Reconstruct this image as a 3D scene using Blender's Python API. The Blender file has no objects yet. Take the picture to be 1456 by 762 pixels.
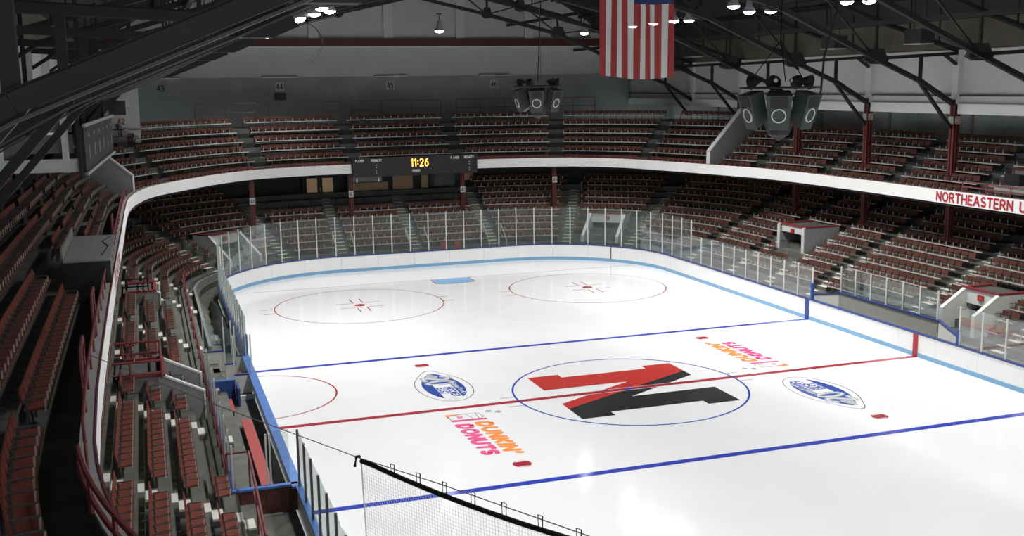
import bpy, math, random
import numpy as np
from mathutils import Matrix, Vector
random.seed(7)
S = bpy.context.scene
COL = S.collection
# ------------------------------------------------------------------ camera, world, exposure
CAM = np.array([-17.314, -36.779, 11.77])
YAW, PIT, ROL, FPX = 0.328371, -0.169856, -0.013282, 1522.07
_fw = np.array([math.sin(YAW)*math.cos(PIT), math.cos(YAW)*math.cos(PIT), math.sin(PIT)])
_r = np.array([math.cos(YAW), -math.sin(YAW), 0.0]); _u = np.cross(_r, _fw)
CR = _r*math.cos(ROL)+_u*math.sin(ROL); CU = -_r*math.sin(ROL)+_u*math.cos(ROL)
cam = bpy.data.cameras.new('camera'); camo = bpy.data.objects.new('camera', cam); COL.objects.link(camo)
cam.sensor_width = 36.0; cam.lens = FPX/1456*36; cam.clip_start = 0.1; cam.clip_end = 400
m = Matrix.Identity(4)
for i in range(3):
    m[i][0] = CR[i]; m[i][1] = CU[i]; m[i][2] = -_fw[i]; m[i][3] = CAM[i]
camo.matrix_world = m
S.camera = camo
W = bpy.data.worlds.new('world'); S.world = W; W.use_nodes = True
W.node_tree.nodes['Background'].inputs[0].default_value = (0.80, 0.86, 0.90, 1)
W.node_tree.nodes['Background'].inputs[1].default_value = 0.80
S.view_settings.view_transform = 'Standard'; S.view_settings.look = 'None'
S.view_settings.exposure = 0.0; S.view_settings.gamma = 1.0; S.view_settings.use_curve_mapping = False
LAMP_W = 2480.0            # watts of each high-bay lamp's spot
SPOT_DEG, SPOT_BLEND = 142, 1.0

# ------------------------------------------------------------------ materials
def mat(name, col, rough=0.6, metal=0.0, var=0.0, scale=6.0, emit=None, spec=0.5, bump=0.0, bscale=20.0, coat=0.0):
    mt = bpy.data.materials.new(name); mt.use_nodes = True
    nt = mt.node_tree; b = nt.nodes['Principled BSDF']
    b.inputs['Base Color'].default_value = (*col, 1); b.inputs['Roughness'].default_value = rough
    b.inputs['Metallic'].default_value = metal; b.inputs['Specular IOR Level'].default_value = spec
    if coat: b.inputs['Coat Weight'].default_value = coat; b.inputs['Coat Roughness'].default_value = 0.08
    if var or bump:
        tc = nt.nodes.new('ShaderNodeTexCoord')
    if var:
        n = nt.nodes.new('ShaderNodeTexNoise'); n.inputs['Scale'].default_value = scale; n.inputs['Detail'].default_value = 5
        nt.links.new(tc.outputs['Object'], n.inputs['Vector'])
        r = nt.nodes.new('ShaderNodeValToRGB')
        r.color_ramp.elements[0].position = 0.3; r.color_ramp.elements[1].position = 0.7
        r.color_ramp.elements[0].color = (*[c*(1-var) for c in col], 1)
        r.color_ramp.elements[1].color = (*[min(1, c*(1+var)) for c in col], 1)
        nt.links.new(n.outputs['Fac'], r.inputs['Fac']); nt.links.new(r.outputs['Color'], b.inputs['Base Color'])
    if bump:
        n2 = nt.nodes.new('ShaderNodeTexNoise'); n2.inputs['Scale'].default_value = bscale; n2.inputs['Detail'].default_value = 3
        nt.links.new(tc.outputs['Object'], n2.inputs['Vector'])
        bp = nt.nodes.new('ShaderNodeBump'); bp.inputs['Strength'].default_value = bump; bp.inputs['Distance'].default_value = 0.02
        nt.links.new(n2.outputs['Fac'], bp.inputs['Height']); nt.links.new(bp.outputs['Normal'], b.inputs['Normal'])
    if emit:
        b.inputs['Emission Color'].default_value = (*emit[0], 1); b.inputs['Emission Strength'].default_value = emit[1]
    return mt
def glassmat(name, tint, haze, hazecol):
    mt = bpy.data.materials.new(name); mt.use_nodes = True; nt = mt.node_tree; nt.nodes.clear()
    o = nt.nodes.new('ShaderNodeOutputMaterial'); t = nt.nodes.new('ShaderNodeBsdfTransparent'); t.inputs[0].default_value = (*tint, 1)
    d = nt.nodes.new('ShaderNodeBsdfDiffuse'); d.inputs[0].default_value = (*hazecol, 1)
    g = nt.nodes.new('ShaderNodeBsdfGlossy'); g.inputs['Roughness'].default_value = 0.04
    m1 = nt.nodes.new('ShaderNodeMixShader'); m1.inputs[0].default_value = haze
    m2 = nt.nodes.new('ShaderNodeMixShader'); f = nt.nodes.new('ShaderNodeFresnel'); f.inputs[0].default_value = 1.45
    nt.links.new(t.outputs[0], m1.inputs[1]); nt.links.new(d.outputs[0], m1.inputs[2])
    ml = nt.nodes.new('ShaderNodeMath'); ml.operation = 'MULTIPLY'; ml.inputs[1].default_value = 0.2; nt.links.new(f.outputs[0], ml.inputs[0]); nt.links.new(ml.outputs[0], m2.inputs[0]); nt.links.new(m1.outputs[0], m2.inputs[1]); nt.links.new(g.outputs[0], m2.inputs[2])
    nt.links.new(m2.outputs[0], o.inputs[0]); return mt
M = {}
ICE = dict(rough=0.11, spec=0.5, bump=0.04, bscale=1.2)
M['ice'] = mat('ice', (0.80, 0.815, 0.82), var=0.02, scale=0.5, **ICE)
for k, c in dict(ice_red=(0.36,0.03,0.05), ice_blue=(0.035,0.06,0.42), ice_logored=(0.50,0.04,0.035), ice_black=(0.026,0.028,0.028),
                 ice_crease=(0.22,0.50,0.86), ice_orange=(0.95,0.30,0.07), ice_pink=(0.80,0.10,0.28), ice_navy=(0.035,0.08,0.36),
                 ice_grey=(0.42,0.46,0.48), ice_white=(0.80,0.815,0.82), ice_line=(0.16,0.16,0.18), ice_dkred=(0.36,0.03,0.05)).items():
    M[k] = mat(k, c, **ICE)
M['board'] = mat('board_white', (0.88,0.89,0.87), 0.3, var=0.02, scale=2)
M['kick'] = mat('kick_blue', (0.21,0.41,0.62), 0.4)
M['cap'] = mat('cap_blue', (0.035,0.06,0.22), 0.4)
M['capL'] = mat('cap_bright_blue', (0.07,0.20,0.55), 0.35, var=0.15, scale=3)
M['blue'] = mat('painted_blue', (0.025,0.07,0.28), 0.5, var=0.1)
M['redmark'] = mat('board_red', (0.42,0.02,0.035), 0.4)
M['glass'] = glassmat('rink_glass', (0.86,0.89,0.88), 0.035, (0.75,0.80,0.78))
M['post'] = mat('post_aluminium', (0.62,0.63,0.60), 0.45)
M['postdk'] = mat('post_dark', (0.10,0.10,0.10), 0.45)
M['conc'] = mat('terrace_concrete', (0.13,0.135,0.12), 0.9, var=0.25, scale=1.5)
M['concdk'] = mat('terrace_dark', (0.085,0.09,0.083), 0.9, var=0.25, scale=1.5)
M['floor'] = mat('walkway', (0.10,0.105,0.09), 0.85, var=0.2, scale=1.2)
M['fascia'] = mat('fascia_white', (0.88,0.89,0.87), 0.55, var=0.02, scale=1)
M['ledge'] = mat('ledge_grey', (0.36,0.35,0.36), 0.7, var=0.08, scale=2)
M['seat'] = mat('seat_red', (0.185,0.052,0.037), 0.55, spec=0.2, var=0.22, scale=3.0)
M['seatfar'] = mat('seat_red_dimmed', (0.112,0.044,0.032), 0.55, spec=0.2, var=0.28, scale=1.1)  # darker copy of the seat red: dimmer light on far rows painted in
M['sframe'] = mat('seat_iron', (0.10,0.10,0.095), 0.4, metal=0.3)
M['sedge'] = mat('seat_iron_worn_glint', (0.58,0.57,0.53), 0.4, metal=0.3)  # worn front struts, paled further to paint in the iron's glint
M['nosing'] = mat('row_rail', (0.56,0.56,0.53), 0.4, metal=0.1)
M['stepw'] = mat('step_white', (0.66,0.66,0.60), 0.7)
M['stepd'] = mat('step_dark', (0.022,0.023,0.021), 0.9)
M['steel'] = mat('truss_steel', (0.011,0.0108,0.0102), 0.6, var=0.25, scale=2)
M['deck'] = mat('roof_deck', (0.021,0.019,0.016), 0.9, var=0.25, scale=0.6)
M['wood'] = mat('eave_boards', (0.11,0.10,0.078), 0.85, var=0.2, scale=0.8)
M['wall'] = mat('wall_pale', (0.56,0.575,0.55), 0.85, var=0.05, scale=0.7)
M['walllo'] = mat('wall_low_grey', (0.30,0.32,0.30), 0.9, var=0.10, scale=0.7)
M['band'] = mat('band_pale', (0.78,0.80,0.77), 0.8)
M['pil'] = mat('pilaster', (0.64,0.64,0.65), 0.8, var=0.05)
M['wallgreen'] = mat('wall_grey_green', (0.46,0.52,0.49), 0.9, var=0.08)
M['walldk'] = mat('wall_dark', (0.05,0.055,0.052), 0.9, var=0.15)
M['colred'] = mat('column_red', (0.15,0.035,0.028), 0.55, var=0.12, scale=2)
M['beamred'] = mat('beam_red', (0.11,0.03,0.028), 0.6, var=0.12)
M['railred'] = mat('rail_red', (0.20,0.045,0.05), 0.45, var=0.1)
M['benchred'] = mat('bench_red', (0.42,0.055,0.045), 0.45, var=0.08)
M['vom'] = mat('portal_white', (0.62,0.64,0.61), 0.7, var=0.04)
M['vomgrey'] = mat('portal_grey', (0.24,0.25,0.25), 0.8, var=0.08)
M['redcap'] = mat('portal_red_cap', (0.22,0.03,0.03), 0.6)
M['sign'] = mat('sign_plate', (0.52,0.52,0.48), 0.7)
M['ink'] = mat('sign_ink', (0.03,0.03,0.03), 0.7)
M['inkred'] = mat('sign_ink_red', (0.40,0.015,0.03), 0.6)
M['black'] = mat('black_panel', (0.012,0.012,0.012), 0.5)
M['blackb'] = mat('black_trim', (0.030,0.022,0.020), 0.5)
M['txt'] = mat('white_lettering', (0.75,0.75,0.72), 0.6)
M['digit'] = mat('lit_digits', (0.9,0.35,0.05), 0.5, emit=((1.0,0.42,0.06), 2.6))
M['exit'] = mat('exit_sign_red', (0.30,0.02,0.02), 0.5)
M['exitlit'] = mat('exit_lamp', (0.8,0.05,0.03), 0.5, emit=((1.0,0.06,0.04), 0.10))
M['lamp'] = mat('lamp_lens', (1,1,1), 0.5, emit=((0.93,0.92,1.0), 40.0))
M['reflector'] = mat('lamp_reflector', (0.55,0.55,0.58), 0.35, metal=0.4)
M['spk'] = mat('speaker_grey', (0.05,0.06,0.054), 0.6, var=0.1)
M['spkdk'] = mat('speaker_dark', (0.02,0.022,0.021), 0.7)
M['ring'] = mat('speaker_ring', (0.72,0.74,0.70), 0.4)
M['flagr'] = mat('flag_red', (0.42,0.045,0.045), 0.75, var=0.05)
M['flagw'] = mat('flag_white', (0.74,0.74,0.70), 0.8)
M['flagb'] = mat('flag_blue', (0.03,0.05,0.16), 0.8)
for k in ('flagr','flagw','flagb'):      # thin woven cloth lets a little light straight through
    nt = M[k].node_tree; o_ = nt.nodes['Material Output']; b_ = nt.nodes['Principled BSDF']; tr_ = nt.nodes.new('ShaderNodeBsdfTransparent'); mx_ = nt.nodes.new('ShaderNodeMixShader')
    mx_.inputs[0].default_value = 0.05; nt.links.new(b_.outputs[0], mx_.inputs[1]); nt.links.new(tr_.outputs[0], mx_.inputs[2]); nt.links.new(mx_.outputs[0], o_.inputs[0])
M['cable'] = mat('cable_black', (0.009,0.009,0.009), 0.85, spec=0.1)
M['streak_tube'] = mat('streak_grey', (0.06,0.06,0.058), 0.6)
M['wire'] = mat('steel_wire', (0.16,0.16,0.15), 0.5)
M['net'] = mat('net_twine', (0.62,0.63,0.61), 0.7)
M['grey'] = mat('grey_panel', (0.33,0.335,0.31), 0.7, var=0.05)
M['white'] = mat('white_panel', (0.80,0.81,0.77), 0.6)
M['brown'] = mat('brown_door', (0.10,0.035,0.025), 0.6, var=0.1)
M['tan'] = mat('tan_paper', (0.52,0.36,0.22), 0.8, var=0.08, emit=((0.5,0.32,0.18), 0.20))
M['tandim'] = mat('tan_wall_lit', (0.30,0.19,0.10), 0.8, var=0.2, scale=1.5, emit=((0.30,0.20,0.13), 0.10))
M['dkglass'] = mat('dark_window', (0.03,0.032,0.03), 0.15)
M['plat'] = mat('platform_ply', (0.26,0.28,0.255), 0.8, var=0.08)
M['booth'] = mat('booth_white', (0.52,0.55,0.52), 0.8, var=0.03)
M['press'] = mat('press_grey', (0.16,0.17,0.16), 0.8, var=0.08)
M['tarp'] = mat('dark_tarp', (0.022,0.026,0.022), 0.8, var=0.3, bump=0.6, bscale=6)
M['crate'] = mat('crate_white', (0.55,0.60,0.62), 0.6)

# ------------------------------------------------------------------ mesh helpers
class MB:
    def __init__(s): s.v = []; s.f = []; s.m = []; s.n = 0
    def add(s, vs, fs, mi=0):
        o = len(s.v); s.v += [tuple(map(float, p)) for p in vs]
        s.f += [tuple(i+o for i in f) for f in fs]; s.m += [mi]*len(fs); return s
    def box(s, c, d, R=None, mi=0):
        c = np.array(c, float); h = np.array(d, float)/2
        P = np.array([(x, y, z) for z in (-1, 1) for y in (-1, 1) for x in (-1, 1)])*h
        if R is not None: P = P@np.array(R).T
        return s.add(P+c, [(0,2,3,1),(4,5,7,6),(0,1,5,4),(2,6,7,3),(0,4,6,2),(1,3,7,5)], mi)
    def beam(s, p, q, w, h, mi=0, up=(0,0,1)):
        p = np.array(p, float); q = np.array(q, float); d = q-p; L = np.linalg.norm(d); d /= L
        a = np.cross(d, up)
        if np.linalg.norm(a) < 1e-4: a = np.cross(d, (0,1,0))
        a /= np.linalg.norm(a); b = np.cross(a, d)
        return s.box((p+q)/2, (w, L, h), np.stack([a, d, b], 1), mi)
    def tube(s, pts, r, n=6, mi=0, cap=True):
        pts = [np.array(p, float) for p in pts]; rings = []
        for i, p in enumerate(pts):
            d = pts[min(i+1, len(pts)-1)]-pts[max(i-1, 0)]; d /= np.linalg.norm(d)
            a = np.cross(d, (0,0,1) if abs(d[2]) < .95 else (1,0,0)); a /= np.linalg.norm(a); b = np.cross(a, d)
            rings += [p+r*(math.cos(2*math.pi*k/n)*a+math.sin(2*math.pi*k/n)*b) for k in range(n)]
        fs = [(i*n+k, i*n+(k+1) % n, (i+1)*n+(k+1) % n, (i+1)*n+k) for i in range(len(pts)-1) for k in range(n)]
        if cap: fs += [tuple(range(n)), tuple(range((len(pts)-1)*n, len(pts)*n))]
        return s.add(rings, fs, mi)
    def prism(s, poly, a, b, fn=None, mi=0):
        """poly: 2-D outline; extruded from a to b along the third axis; fn maps (u,v,w)->xyz"""
        n = len(poly); fn = fn or (lambda u, v, w: (u, v, w))
        vs = [fn(u, v, a) for u, v in poly]+[fn(u, v, b) for u, v in poly]
        return s.add(vs, [tuple(range(n)), tuple(range(2*n-1, n-1, -1))]+[(i, i+n, (i+1) % n+n, (i+1) % n) for i in range(n)], mi)
    def poly(s, pts, z=None, mi=0):
        vs = [(p[0], p[1], z) for p in pts] if z is not None else pts
        return s.add(vs, [tuple(range(len(vs)))], mi)
    def ring(s, c, r0, r1, z, a0=0, a1=2*math.pi, n=96, mi=0):
        vs = []
        for i in range(n+1):
            a = a0+(a1-a0)*i/n
            vs += [(c[0]+r*math.cos(a), c[1]+r*math.sin(a), z) for r in (r0, r1)]
        return s.add(vs, [(2*i, 2*i+1, 2*i+3, 2*i+2) for i in range(n)], mi)
    def lathe(s, prof, n=16, mi=0, c=(0,0,0)):
        vs = [(c[0]+r*math.cos(2*math.pi*k/n), c[1]+r*math.sin(2*math.pi*k/n), c[2]+z) for r, z in prof for k in range(n)]
        fs = [(i*n+k, i*n+(k+1) % n, (i+1)*n+(k+1) % n, (i+1)*n+k) for i in range(len(prof)-1) for k in range(n)]
        return s.add(vs, fs, mi)
    def mesh(s, name, mats, smooth=False, org=(0,0,0)):
        me = bpy.data.meshes.new(name); o = np.array(org)
        me.from_pydata([tuple(np.array(v)-o) for v in s.v], [], s.f)
        for k in (mats if isinstance(mats, (list, tuple)) else [mats]): me.materials.append(M[k])
        me.polygons.foreach_set('material_index', s.m)
        if smooth: me.polygons.foreach_set('use_smooth', [True]*len(s.f))
        me.update(); return me
    def build(s, name, mats, parent=None, org=None, smooth=False, **tags):
        if org is None: org = parent_loc(parent)
        ob = bpy.data.objects.new(name, s.mesh(name, mats, smooth, org)); COL.objects.link(ob)
        if parent is not None: ob.parent = parent
        else: ob.location = org
        for k, v in tags.items(): ob[k] = v
        return ob
LOC = {}
def parent_loc(p):
    l = np.zeros(3)
    while p is not None:
        l = l+np.array(p.location); p = p.parent
    return tuple(l)
def thing(name, label=None, cat=None, loc=(0,0,0), rz=0.0, group=None, kind=None):
    o = bpy.data.objects.new(name, None); COL.objects.link(o); o.location = loc; o.rotation_euler = (0,0,rz)
    o.empty_display_size = 0.2
    for k, v in (('label', label), ('category', cat), ('group', group), ('kind', kind)):
        if v: o[k] = v
    return o
def copy_tree(o, loc=None, rz=None, parent=None, **tags):
    c = o.copy(); COL.objects.link(c)
    if parent is not None: c.parent = parent
    if loc is not None: c.location = loc
    if rz is not None: c.rotation_euler = (0,0,rz)
    for k, v in tags.items(): c[k] = v
    for ch in list(o.children): copy_tree(ch, parent=c)
    return c
def struct(name, mb, mats, label=None, smooth=False):
    o = mb.build(name, mats, org=(0,0,0), smooth=smooth); o['kind'] = 'structure'
    if label: o['label'] = label
    return o
# ---- stroke lettering (flat print); glyphs on a w x 1 box
def arc(cx, cy, rx, ry, a0, a1, n=10):
    return [(cx+rx*math.cos(math.radians(a0+(a1-a0)*i/n)), cy+ry*math.sin(math.radians(a0+(a1-a0)*i/n))) for i in range(n+1)]
G = {
 'A': (.62, [[(0,0),(.31,1),(.62,0)], [(.13,.34),(.49,.34)]]), 'D': (.58, [[(0,0),(0,1),(.25,1)]+arc(.25,.5,.33,.5,90,-90)+[(0,0)]]),
 'C': (.55, [arc(.3,.5,.3,.5,50,310,14)]), 'E': (.46, [[(.46,1),(0,1),(0,0),(.46,0)], [(0,.52),(.38,.52)]]), 'H': (.54, [[(0,0),(0,1)],[(.54,0),(.54,1)],[(0,.5),(.54,.5)]]),
 'I': (.0, [[(0,0),(0,1)]]), 'K': (.54, [[(0,0),(0,1)],[(.52,1),(0,.42)],[(.17,.6),(.54,0)]]), 'L': (.44, [[(0,1),(0,0),(.44,0)]]),
 'N': (.56, [[(0,0),(0,1),(.56,0),(.56,1)]]), 'O': (.64, [arc(.32,.5,.32,.5,0,360,18)]), 'P': (.5, [[(0,0),(0,1),(.25,1)]+arc(.25,.74,.25,.26,90,-90,8)+[(0,.48)]]),
 'R': (.54, [[(0,0),(0,1),(.25,1)]+arc(.25,.74,.25,.26,90,-90,8)+[(0,.48)], [(.25,.48),(.54,0)]]),
 'S': (.5, [arc(.25,.745,.24,.255,40,270,10)+arc(.25,.245,.25,.245,90,-140,10)]), 'T': (.54, [[(0,1),(.54,1)],[(.27,1),(.27,0)]]),
 'U': (.56, [[(0,1),(0,.3)]+arc(.28,.28,.28,.28,180,360,10)+[(.56,1)]]), 'V': (.6, [[(0,1),(.3,0),(.6,1)]]), 'X': (.56, [[(0,0),(.56,1)],[(0,1),(.56,0)]]), 'G': (.58, [arc(.3,.5,.3,.5,50,330,14)+[(.56,.48),(.34,.48)]]), 'M': (.7, [[(0,0),(0,1),(.35,.3),(.7,1),(.7,0)]]), 'Y': (.58, [[(0,1),(.29,.48),(.58,1)],[(.29,.48),(.29,0)]]),
 "'": (.05, [[(.05,1),(0,.72)]]), '1': (.2, [[(.02,.8),(.2,1),(.2,0)]]), '2': (.5, [arc(.25,.74,.25,.26,170,-30,8)+[(0,0),(.5,0)]]), '3': (.5, [arc(.24,.76,.23,.24,150,-90,9)+arc(.24,.26,.26,.26,90,-150,9)]),
 '4': (.52, [[(.38,0),(.38,1),(0,.3),(.52,.3)]]), '5': (.5, [[(.46,1),(.06,1),(.03,.55)]+arc(.24,.31,.26,.31,120,-140,9)]), '6': (.5, [arc(.25,.3,.25,.3,0,360,12),[(.02,.36),(.08,.7),(.36,1)]]),
 '7': (.5, [[(0,1),(.5,1),(.18,0)]]), '8': (.5, [arc(.25,.76,.22,.24,0,360,12), arc(.25,.27,.25,.27,0,360,12)]), '9': (.5, [arc(.25,.7,.25,.3,0,360,12),[(.48,.64),(.42,.3),(.14,0)]]),
 ':': (.05, [[(.02,.28),(.02,.32)],[(.02,.68),(.02,.72)]]), '0': (.5, [arc(.25,.5,.25,.5,0,360,16)]), '-': (.3, [[(0,.5),(.3,.5)]]),
}
def text_w(s, gap=.22): return sum((.35 if c == ' ' else G[c][0])+gap for c in s)-gap
def write(mb, s, fn, h, t, gap=.22, xs=1.0, slant=0.0, mi=0, u0=0.0, v0=0.0):
    """strokes of thickness t (metres) with round joints; fn(u,v) -> xyz, u along the line, v up"""
    e = .01; o0 = np.array(fn(u0, v0)); nrm = np.cross(np.array(fn(u0+e, v0))-o0, np.array(fn(u0, v0+e))-o0); nrm = nrm/np.linalg.norm(nrm)*6e-5
    cnt = [0]
    def L_(p): return tuple(np.array(p)+nrm*cnt[0])
    x = 0.0
    for c in s:
        if c == ' ': x += .35+gap; continue
        w, st = G[c]
        for pl in st:
            P = [(u0+((x+a)+slant*b)*h*xs, v0+b*h) for a, b in pl]
            for (ax, ay), (bx, by) in zip(P, P[1:]):
                dx, dy = bx-ax, by-ay; L = math.hypot(dx, dy) or 1e-6; nx, ny = -dy/L*t/2, dx/L*t/2
                cnt[0] = (cnt[0]+1) % 14; mb.add([L_(fn(ax+nx, ay+ny)), L_(fn(ax-nx, ay-ny)), L_(fn(bx-nx, by-ny)), L_(fn(bx+nx, by+ny))], [(0,1,2,3)], mi)
            for ax, ay in (P if len(P) < 7 else P[::3]+[P[-1]]):
                cnt[0] = (cnt[0]+1) % 14; mb.add([L_(fn(ax+t/2*math.cos(k*math.pi/4), ay+t/2*math.sin(k*math.pi/4))) for k in range(8)], [tuple(range(8))], mi)
        x += w+gap
    return mb

# ------------------------------------------------------------------ plan paths of the bowl (clockwise, outward normal on the left)
class Path:
    def __init__(s, pts, smooth=1.2):
        P = np.array(pts, float); seg = np.r_[0, np.cumsum(np.hypot(*np.diff(P, axis=0).T))]
        n = int(seg[-1]/.1); t = np.linspace(0, seg[-1], n+1)
        s.p = np.stack([np.interp(t, seg, P[:,0]), np.interp(t, seg, P[:,1])], 1); s.s = t
        tg = np.gradient(s.p, axis=0); k = int(smooth/.1)|1; ker = np.hanning(k+2)[1:-1]; ker /= ker.sum()
        tg = np.stack([np.convolve(np.pad(tg[:,i], k//2, mode='edge'), ker, 'valid') for i in (0,1)], 1)
        tg /= np.linalg.norm(tg, axis=1)[:,None]; s.t = tg; s.n = np.stack([-tg[:,1], tg[:,0]], 1); s.L = t[-1]
    def _i(s, q, A): return np.array([np.interp(q, s.s, A[:,0]), np.interp(q, s.s, A[:,1])])
    def at(s, q, d=0.0, z=None):
        p = s._i(q, s.p)+s._i(q, s.n)*d
        return p if z is None else np.array([p[0], p[1], z])
    def nor(s, q): n = s._i(q, s.n); return n/np.linalg.norm(n)
    def near(s, x, y): return float(s.s[np.argmin((s.p[:,0]-x)**2+(s.p[:,1]-y)**2)])
    def nearn(s, x, y):   # foot of the perpendicular for a point lying outward
        D = np.array([x,y])-s.p; c = np.abs((D*s.t).sum(1)); o = (D*s.n).sum(1); c[(o < -.5)|(o > 16)] = 1e9
        return float(s.s[np.argmin(c)])
    def rz(s, q): n = s.nor(q); return math.atan2(n[1], n[0])-math.pi/2
    def knots(s, s0, s1, step=.5):   # finer on bends
        out = [s0]; q = s0
        while q < s1-1e-6:
            a = s.nor(q); st = 3.0
            while st > step and np.dot(a, s.nor(min(q+st, s1))) < math.cos(.05): st *= .6
            q = min(q+st, s1); out.append(q)
        return out
def catmull(P, n=12):
    P = [np.array(p, float) for p in P]; P = [2*P[0]-P[1]]+P+[2*P[-1]-P[-2]]; out = []
    for i in range(1, len(P)-2):
        a, b, c, d = P[i-1:i+3]
        for k in range(n):
            t = k/n; out.append(.5*(2*b+(c-a)*t+(2*a-5*b+4*c-d)*t*t+(3*b-a-3*c+d)*t**3))
    return out+[P[-2]]
def sweep(mb, path, prof, s0, s1, closed=False, mi=None, step=.5, caps=False):
    ks = path.knots(s0, s1, step); n = len(prof); vs = []
    for q in ks:
        p = path._i(q, path.p); nn = path.nor(q)
        vs += [(p[0]+nn[0]*d, p[1]+nn[1]*d, z) for d, z in prof]
    m = n if closed else n-1
    for j in range(m):
        pass
    fs = []; ms = []
    for i in range(len(ks)-1):
        for j in range(m):
            fs.append((i*n+j, i*n+(j+1) % n, (i+1)*n+(j+1) % n, (i+1)*n+j)); ms.append(mi[j] if mi else 0)
    if closed and caps:
        fs += [tuple(range(n)), tuple(range((len(ks)-1)*n, len(ks)*n))[::-1]]; ms += [0, 0]
    o = len(mb.v); mb.v += [tuple(map(float, v)) for v in vs]; mb.f += [tuple(a+o for a in f) for f in fs]; mb.m += ms
    return mb
XL, XR, YE, RC = -13.85, 13.5, 30.9, 8.0
def rink_outline(y0l, y0r):
    P = [(XL, y0l)]
    P += [(XL+RC+RC*math.cos(math.radians(a)), YE-RC+RC*math.sin(math.radians(a))) for a in np.linspace(180, 90, 40)]
    P += [(XR-RC+RC*math.cos(math.radians(a)), YE-RC+RC*math.sin(math.radians(a))) for a in np.linspace(90, 0, 40)]
    return P+[(XR, y0r)]
RP = Path(rink_outline(-29, -24), .6)
UP = Path(catmull([(-15.5,-29.2),(-16.6,-27.2),(-17.32,-25.4),(-17.85,-23.6),(-18.15,-21.8),(-18.31,-19.5),(-18.37,-15),(-18.36,-5),(-18.3,5),(-18.25,15),(-18.1,19),(-17.68,22.1),
  (-16.95,24.9),(-15.34,27.9),(-13.2,31.2),(-10.6,33.8),(-7.5,35),(-4.1,35.4),(0,35.7),(5,35.75),(7.6,35.4),(10.9,34.5),(13.0,32.7),(14.6,30.4),
  (16.6,24.4),(17.6,21),(18.15,18.5),(18.5,12.4),(18.4,4.7),(18.35,-1),(18.35,-14)]), 1.6)
def rs(x, y): return RP.nearn(x, y)
def us(x, y): return UP.near(x, y)
TR = .69
TL = .77
def lo_d(k): return 1.70+TL*k
def lo_z(k): return 0.98+.37*k
S_WL, S_WR = us(-17.7, 22.0), us(16.7, 24.2)          # partitions between the side banks and the far bank
def up_rise(s): return .61 if S_WL < s < S_WR else .44
def up_d(k): return .60+TR*k
def up_z(k, s): return 5.97+up_rise(s)*k

# ------------------------------------------------------------------ ice and its markings
ice = MB()
P = [(XL+RC+RC*math.cos(math.radians(a)), YE-RC+RC*math.sin(math.radians(a))) for a in np.linspace(180, 90, 24)]
P += [(XR-RC+RC*math.cos(math.radians(a)), YE-RC+RC*math.sin(math.radians(a))) for a in np.linspace(90, 0, 24)]
P += [(XR-RC+RC*math.cos(math.radians(a)), -YE+RC+RC*math.sin(math.radians(a))) for a in np.linspace(0, -90, 24)]
P += [(XL+RC+RC*math.cos(math.radians(a)), -YE+RC+RC*math.sin(math.radians(a))) for a in np.linspace(-90, -180, 24)]
ice.poly(P[::-1], 0.0)
ice.f[0] = ice.f[0][::-1]
ICEO = struct('floor', ice, 'ice', 'white ice sheet of the hockey rink with painted lines')
def mark(name, mb, mats, label=None, parent=None):
    o = mb.build(name, mats, parent or ICEO)
    if label: o['label'] = label
    return o
HB = [MB(), MB(), MB()]
def hline(y, w, x0=XL, x1=XR, z=.002): return MB().poly([(x0, y-w/2), (x1, y-w/2), (x1, y+w/2), (x0, y+w/2)], z)
mark('blue_line', hline(8.02, .30), 'ice_blue', 'far blue line'); mark('blue_line', hline(-8.02, .30), 'ice_blue', 'near blue line')
rl = hline(0, .30); mark('red_line', rl, 'ice_dkred', 'red centre line')
for sy in (-1, 1): mark('line_edge', hline(sy*.165, .03, -2.6, 2.6, .0055), 'ice_white')
mark('line_cover', hline(0, .30, -2.6, 2.6, .005), 'ice_dkred')
gx = 12.9
mark('goal_line', hline(26.1, .06, -12.6, gx-.45), 'ice_dkred', 'thin red far goal line')
mark('center_circle', MB().ring((0,0), 4.53, 4.61, .0045, n=128), 'ice_blue', 'thin blue centre circle')
mark('center_spot', MB().ring((0,0), 0, .16, .007, n=20), 'ice_blue')
tk = MB()
for sx in (-1, 1):
    for sy in (-1, 1): tk.poly([(sx*4.5, sy*.58-.02), (sx*5.15, sy*.58-.02), (sx*5.15, sy*.58+.02), (sx*4.5, sy*.58+.02)], .0025)
mark('circle_tick', tk, 'ice_blue')
for cx in (-6.72, 6.72):
    c = (cx, 20.13)
    mark('faceoff_circle', MB().ring(c, 4.54, 4.60, .002, n=128), 'ice_dkred', '%s red end-zone face-off circle' % ('left' if cx < 0 else 'right'))
    sp = MB().ring(c, 0, .30, .003, n=24)
    mark('faceoff_spot', sp, 'ice_dkred')
    tk = MB()
    for sx in (-1, 1):
        for sy in (-1, 1):
            def q(x0, x1, y0, y1): tk.poly([(c[0]+sx*x0, c[1]+sy*y0), (c[0]+sx*x1, c[1]+sy*y0), (c[0]+sx*x1, c[1]+sy*y1), (c[0]+sx*x0, c[1]+sy*y1)], .0025)
            q(.36, 1.2, .56, .62); q(.24, .30, .62, 1.75); q(4.6, 5.2, .56, .62)
    mark('faceoff_tick', tk, 'ice_dkred')
for sx in (-1, 1):
    for sy in (-1, 1):
        c = (sx*6.72, sy*6.42); n = 28
        sp = MB().poly([(c[0]+.30*math.cos(a), c[1]+max(-.2, min(.2, .30*math.sin(a)))) for a in np.linspace(0, 2*math.pi, 41)[:-1]], .003); o = mark('neutral_spot', sp, 'ice_dkred')
        mark('spot_rim', MB().ring(c, .285, .305, .004, n=n), 'ice_dkred', parent=o)
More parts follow.
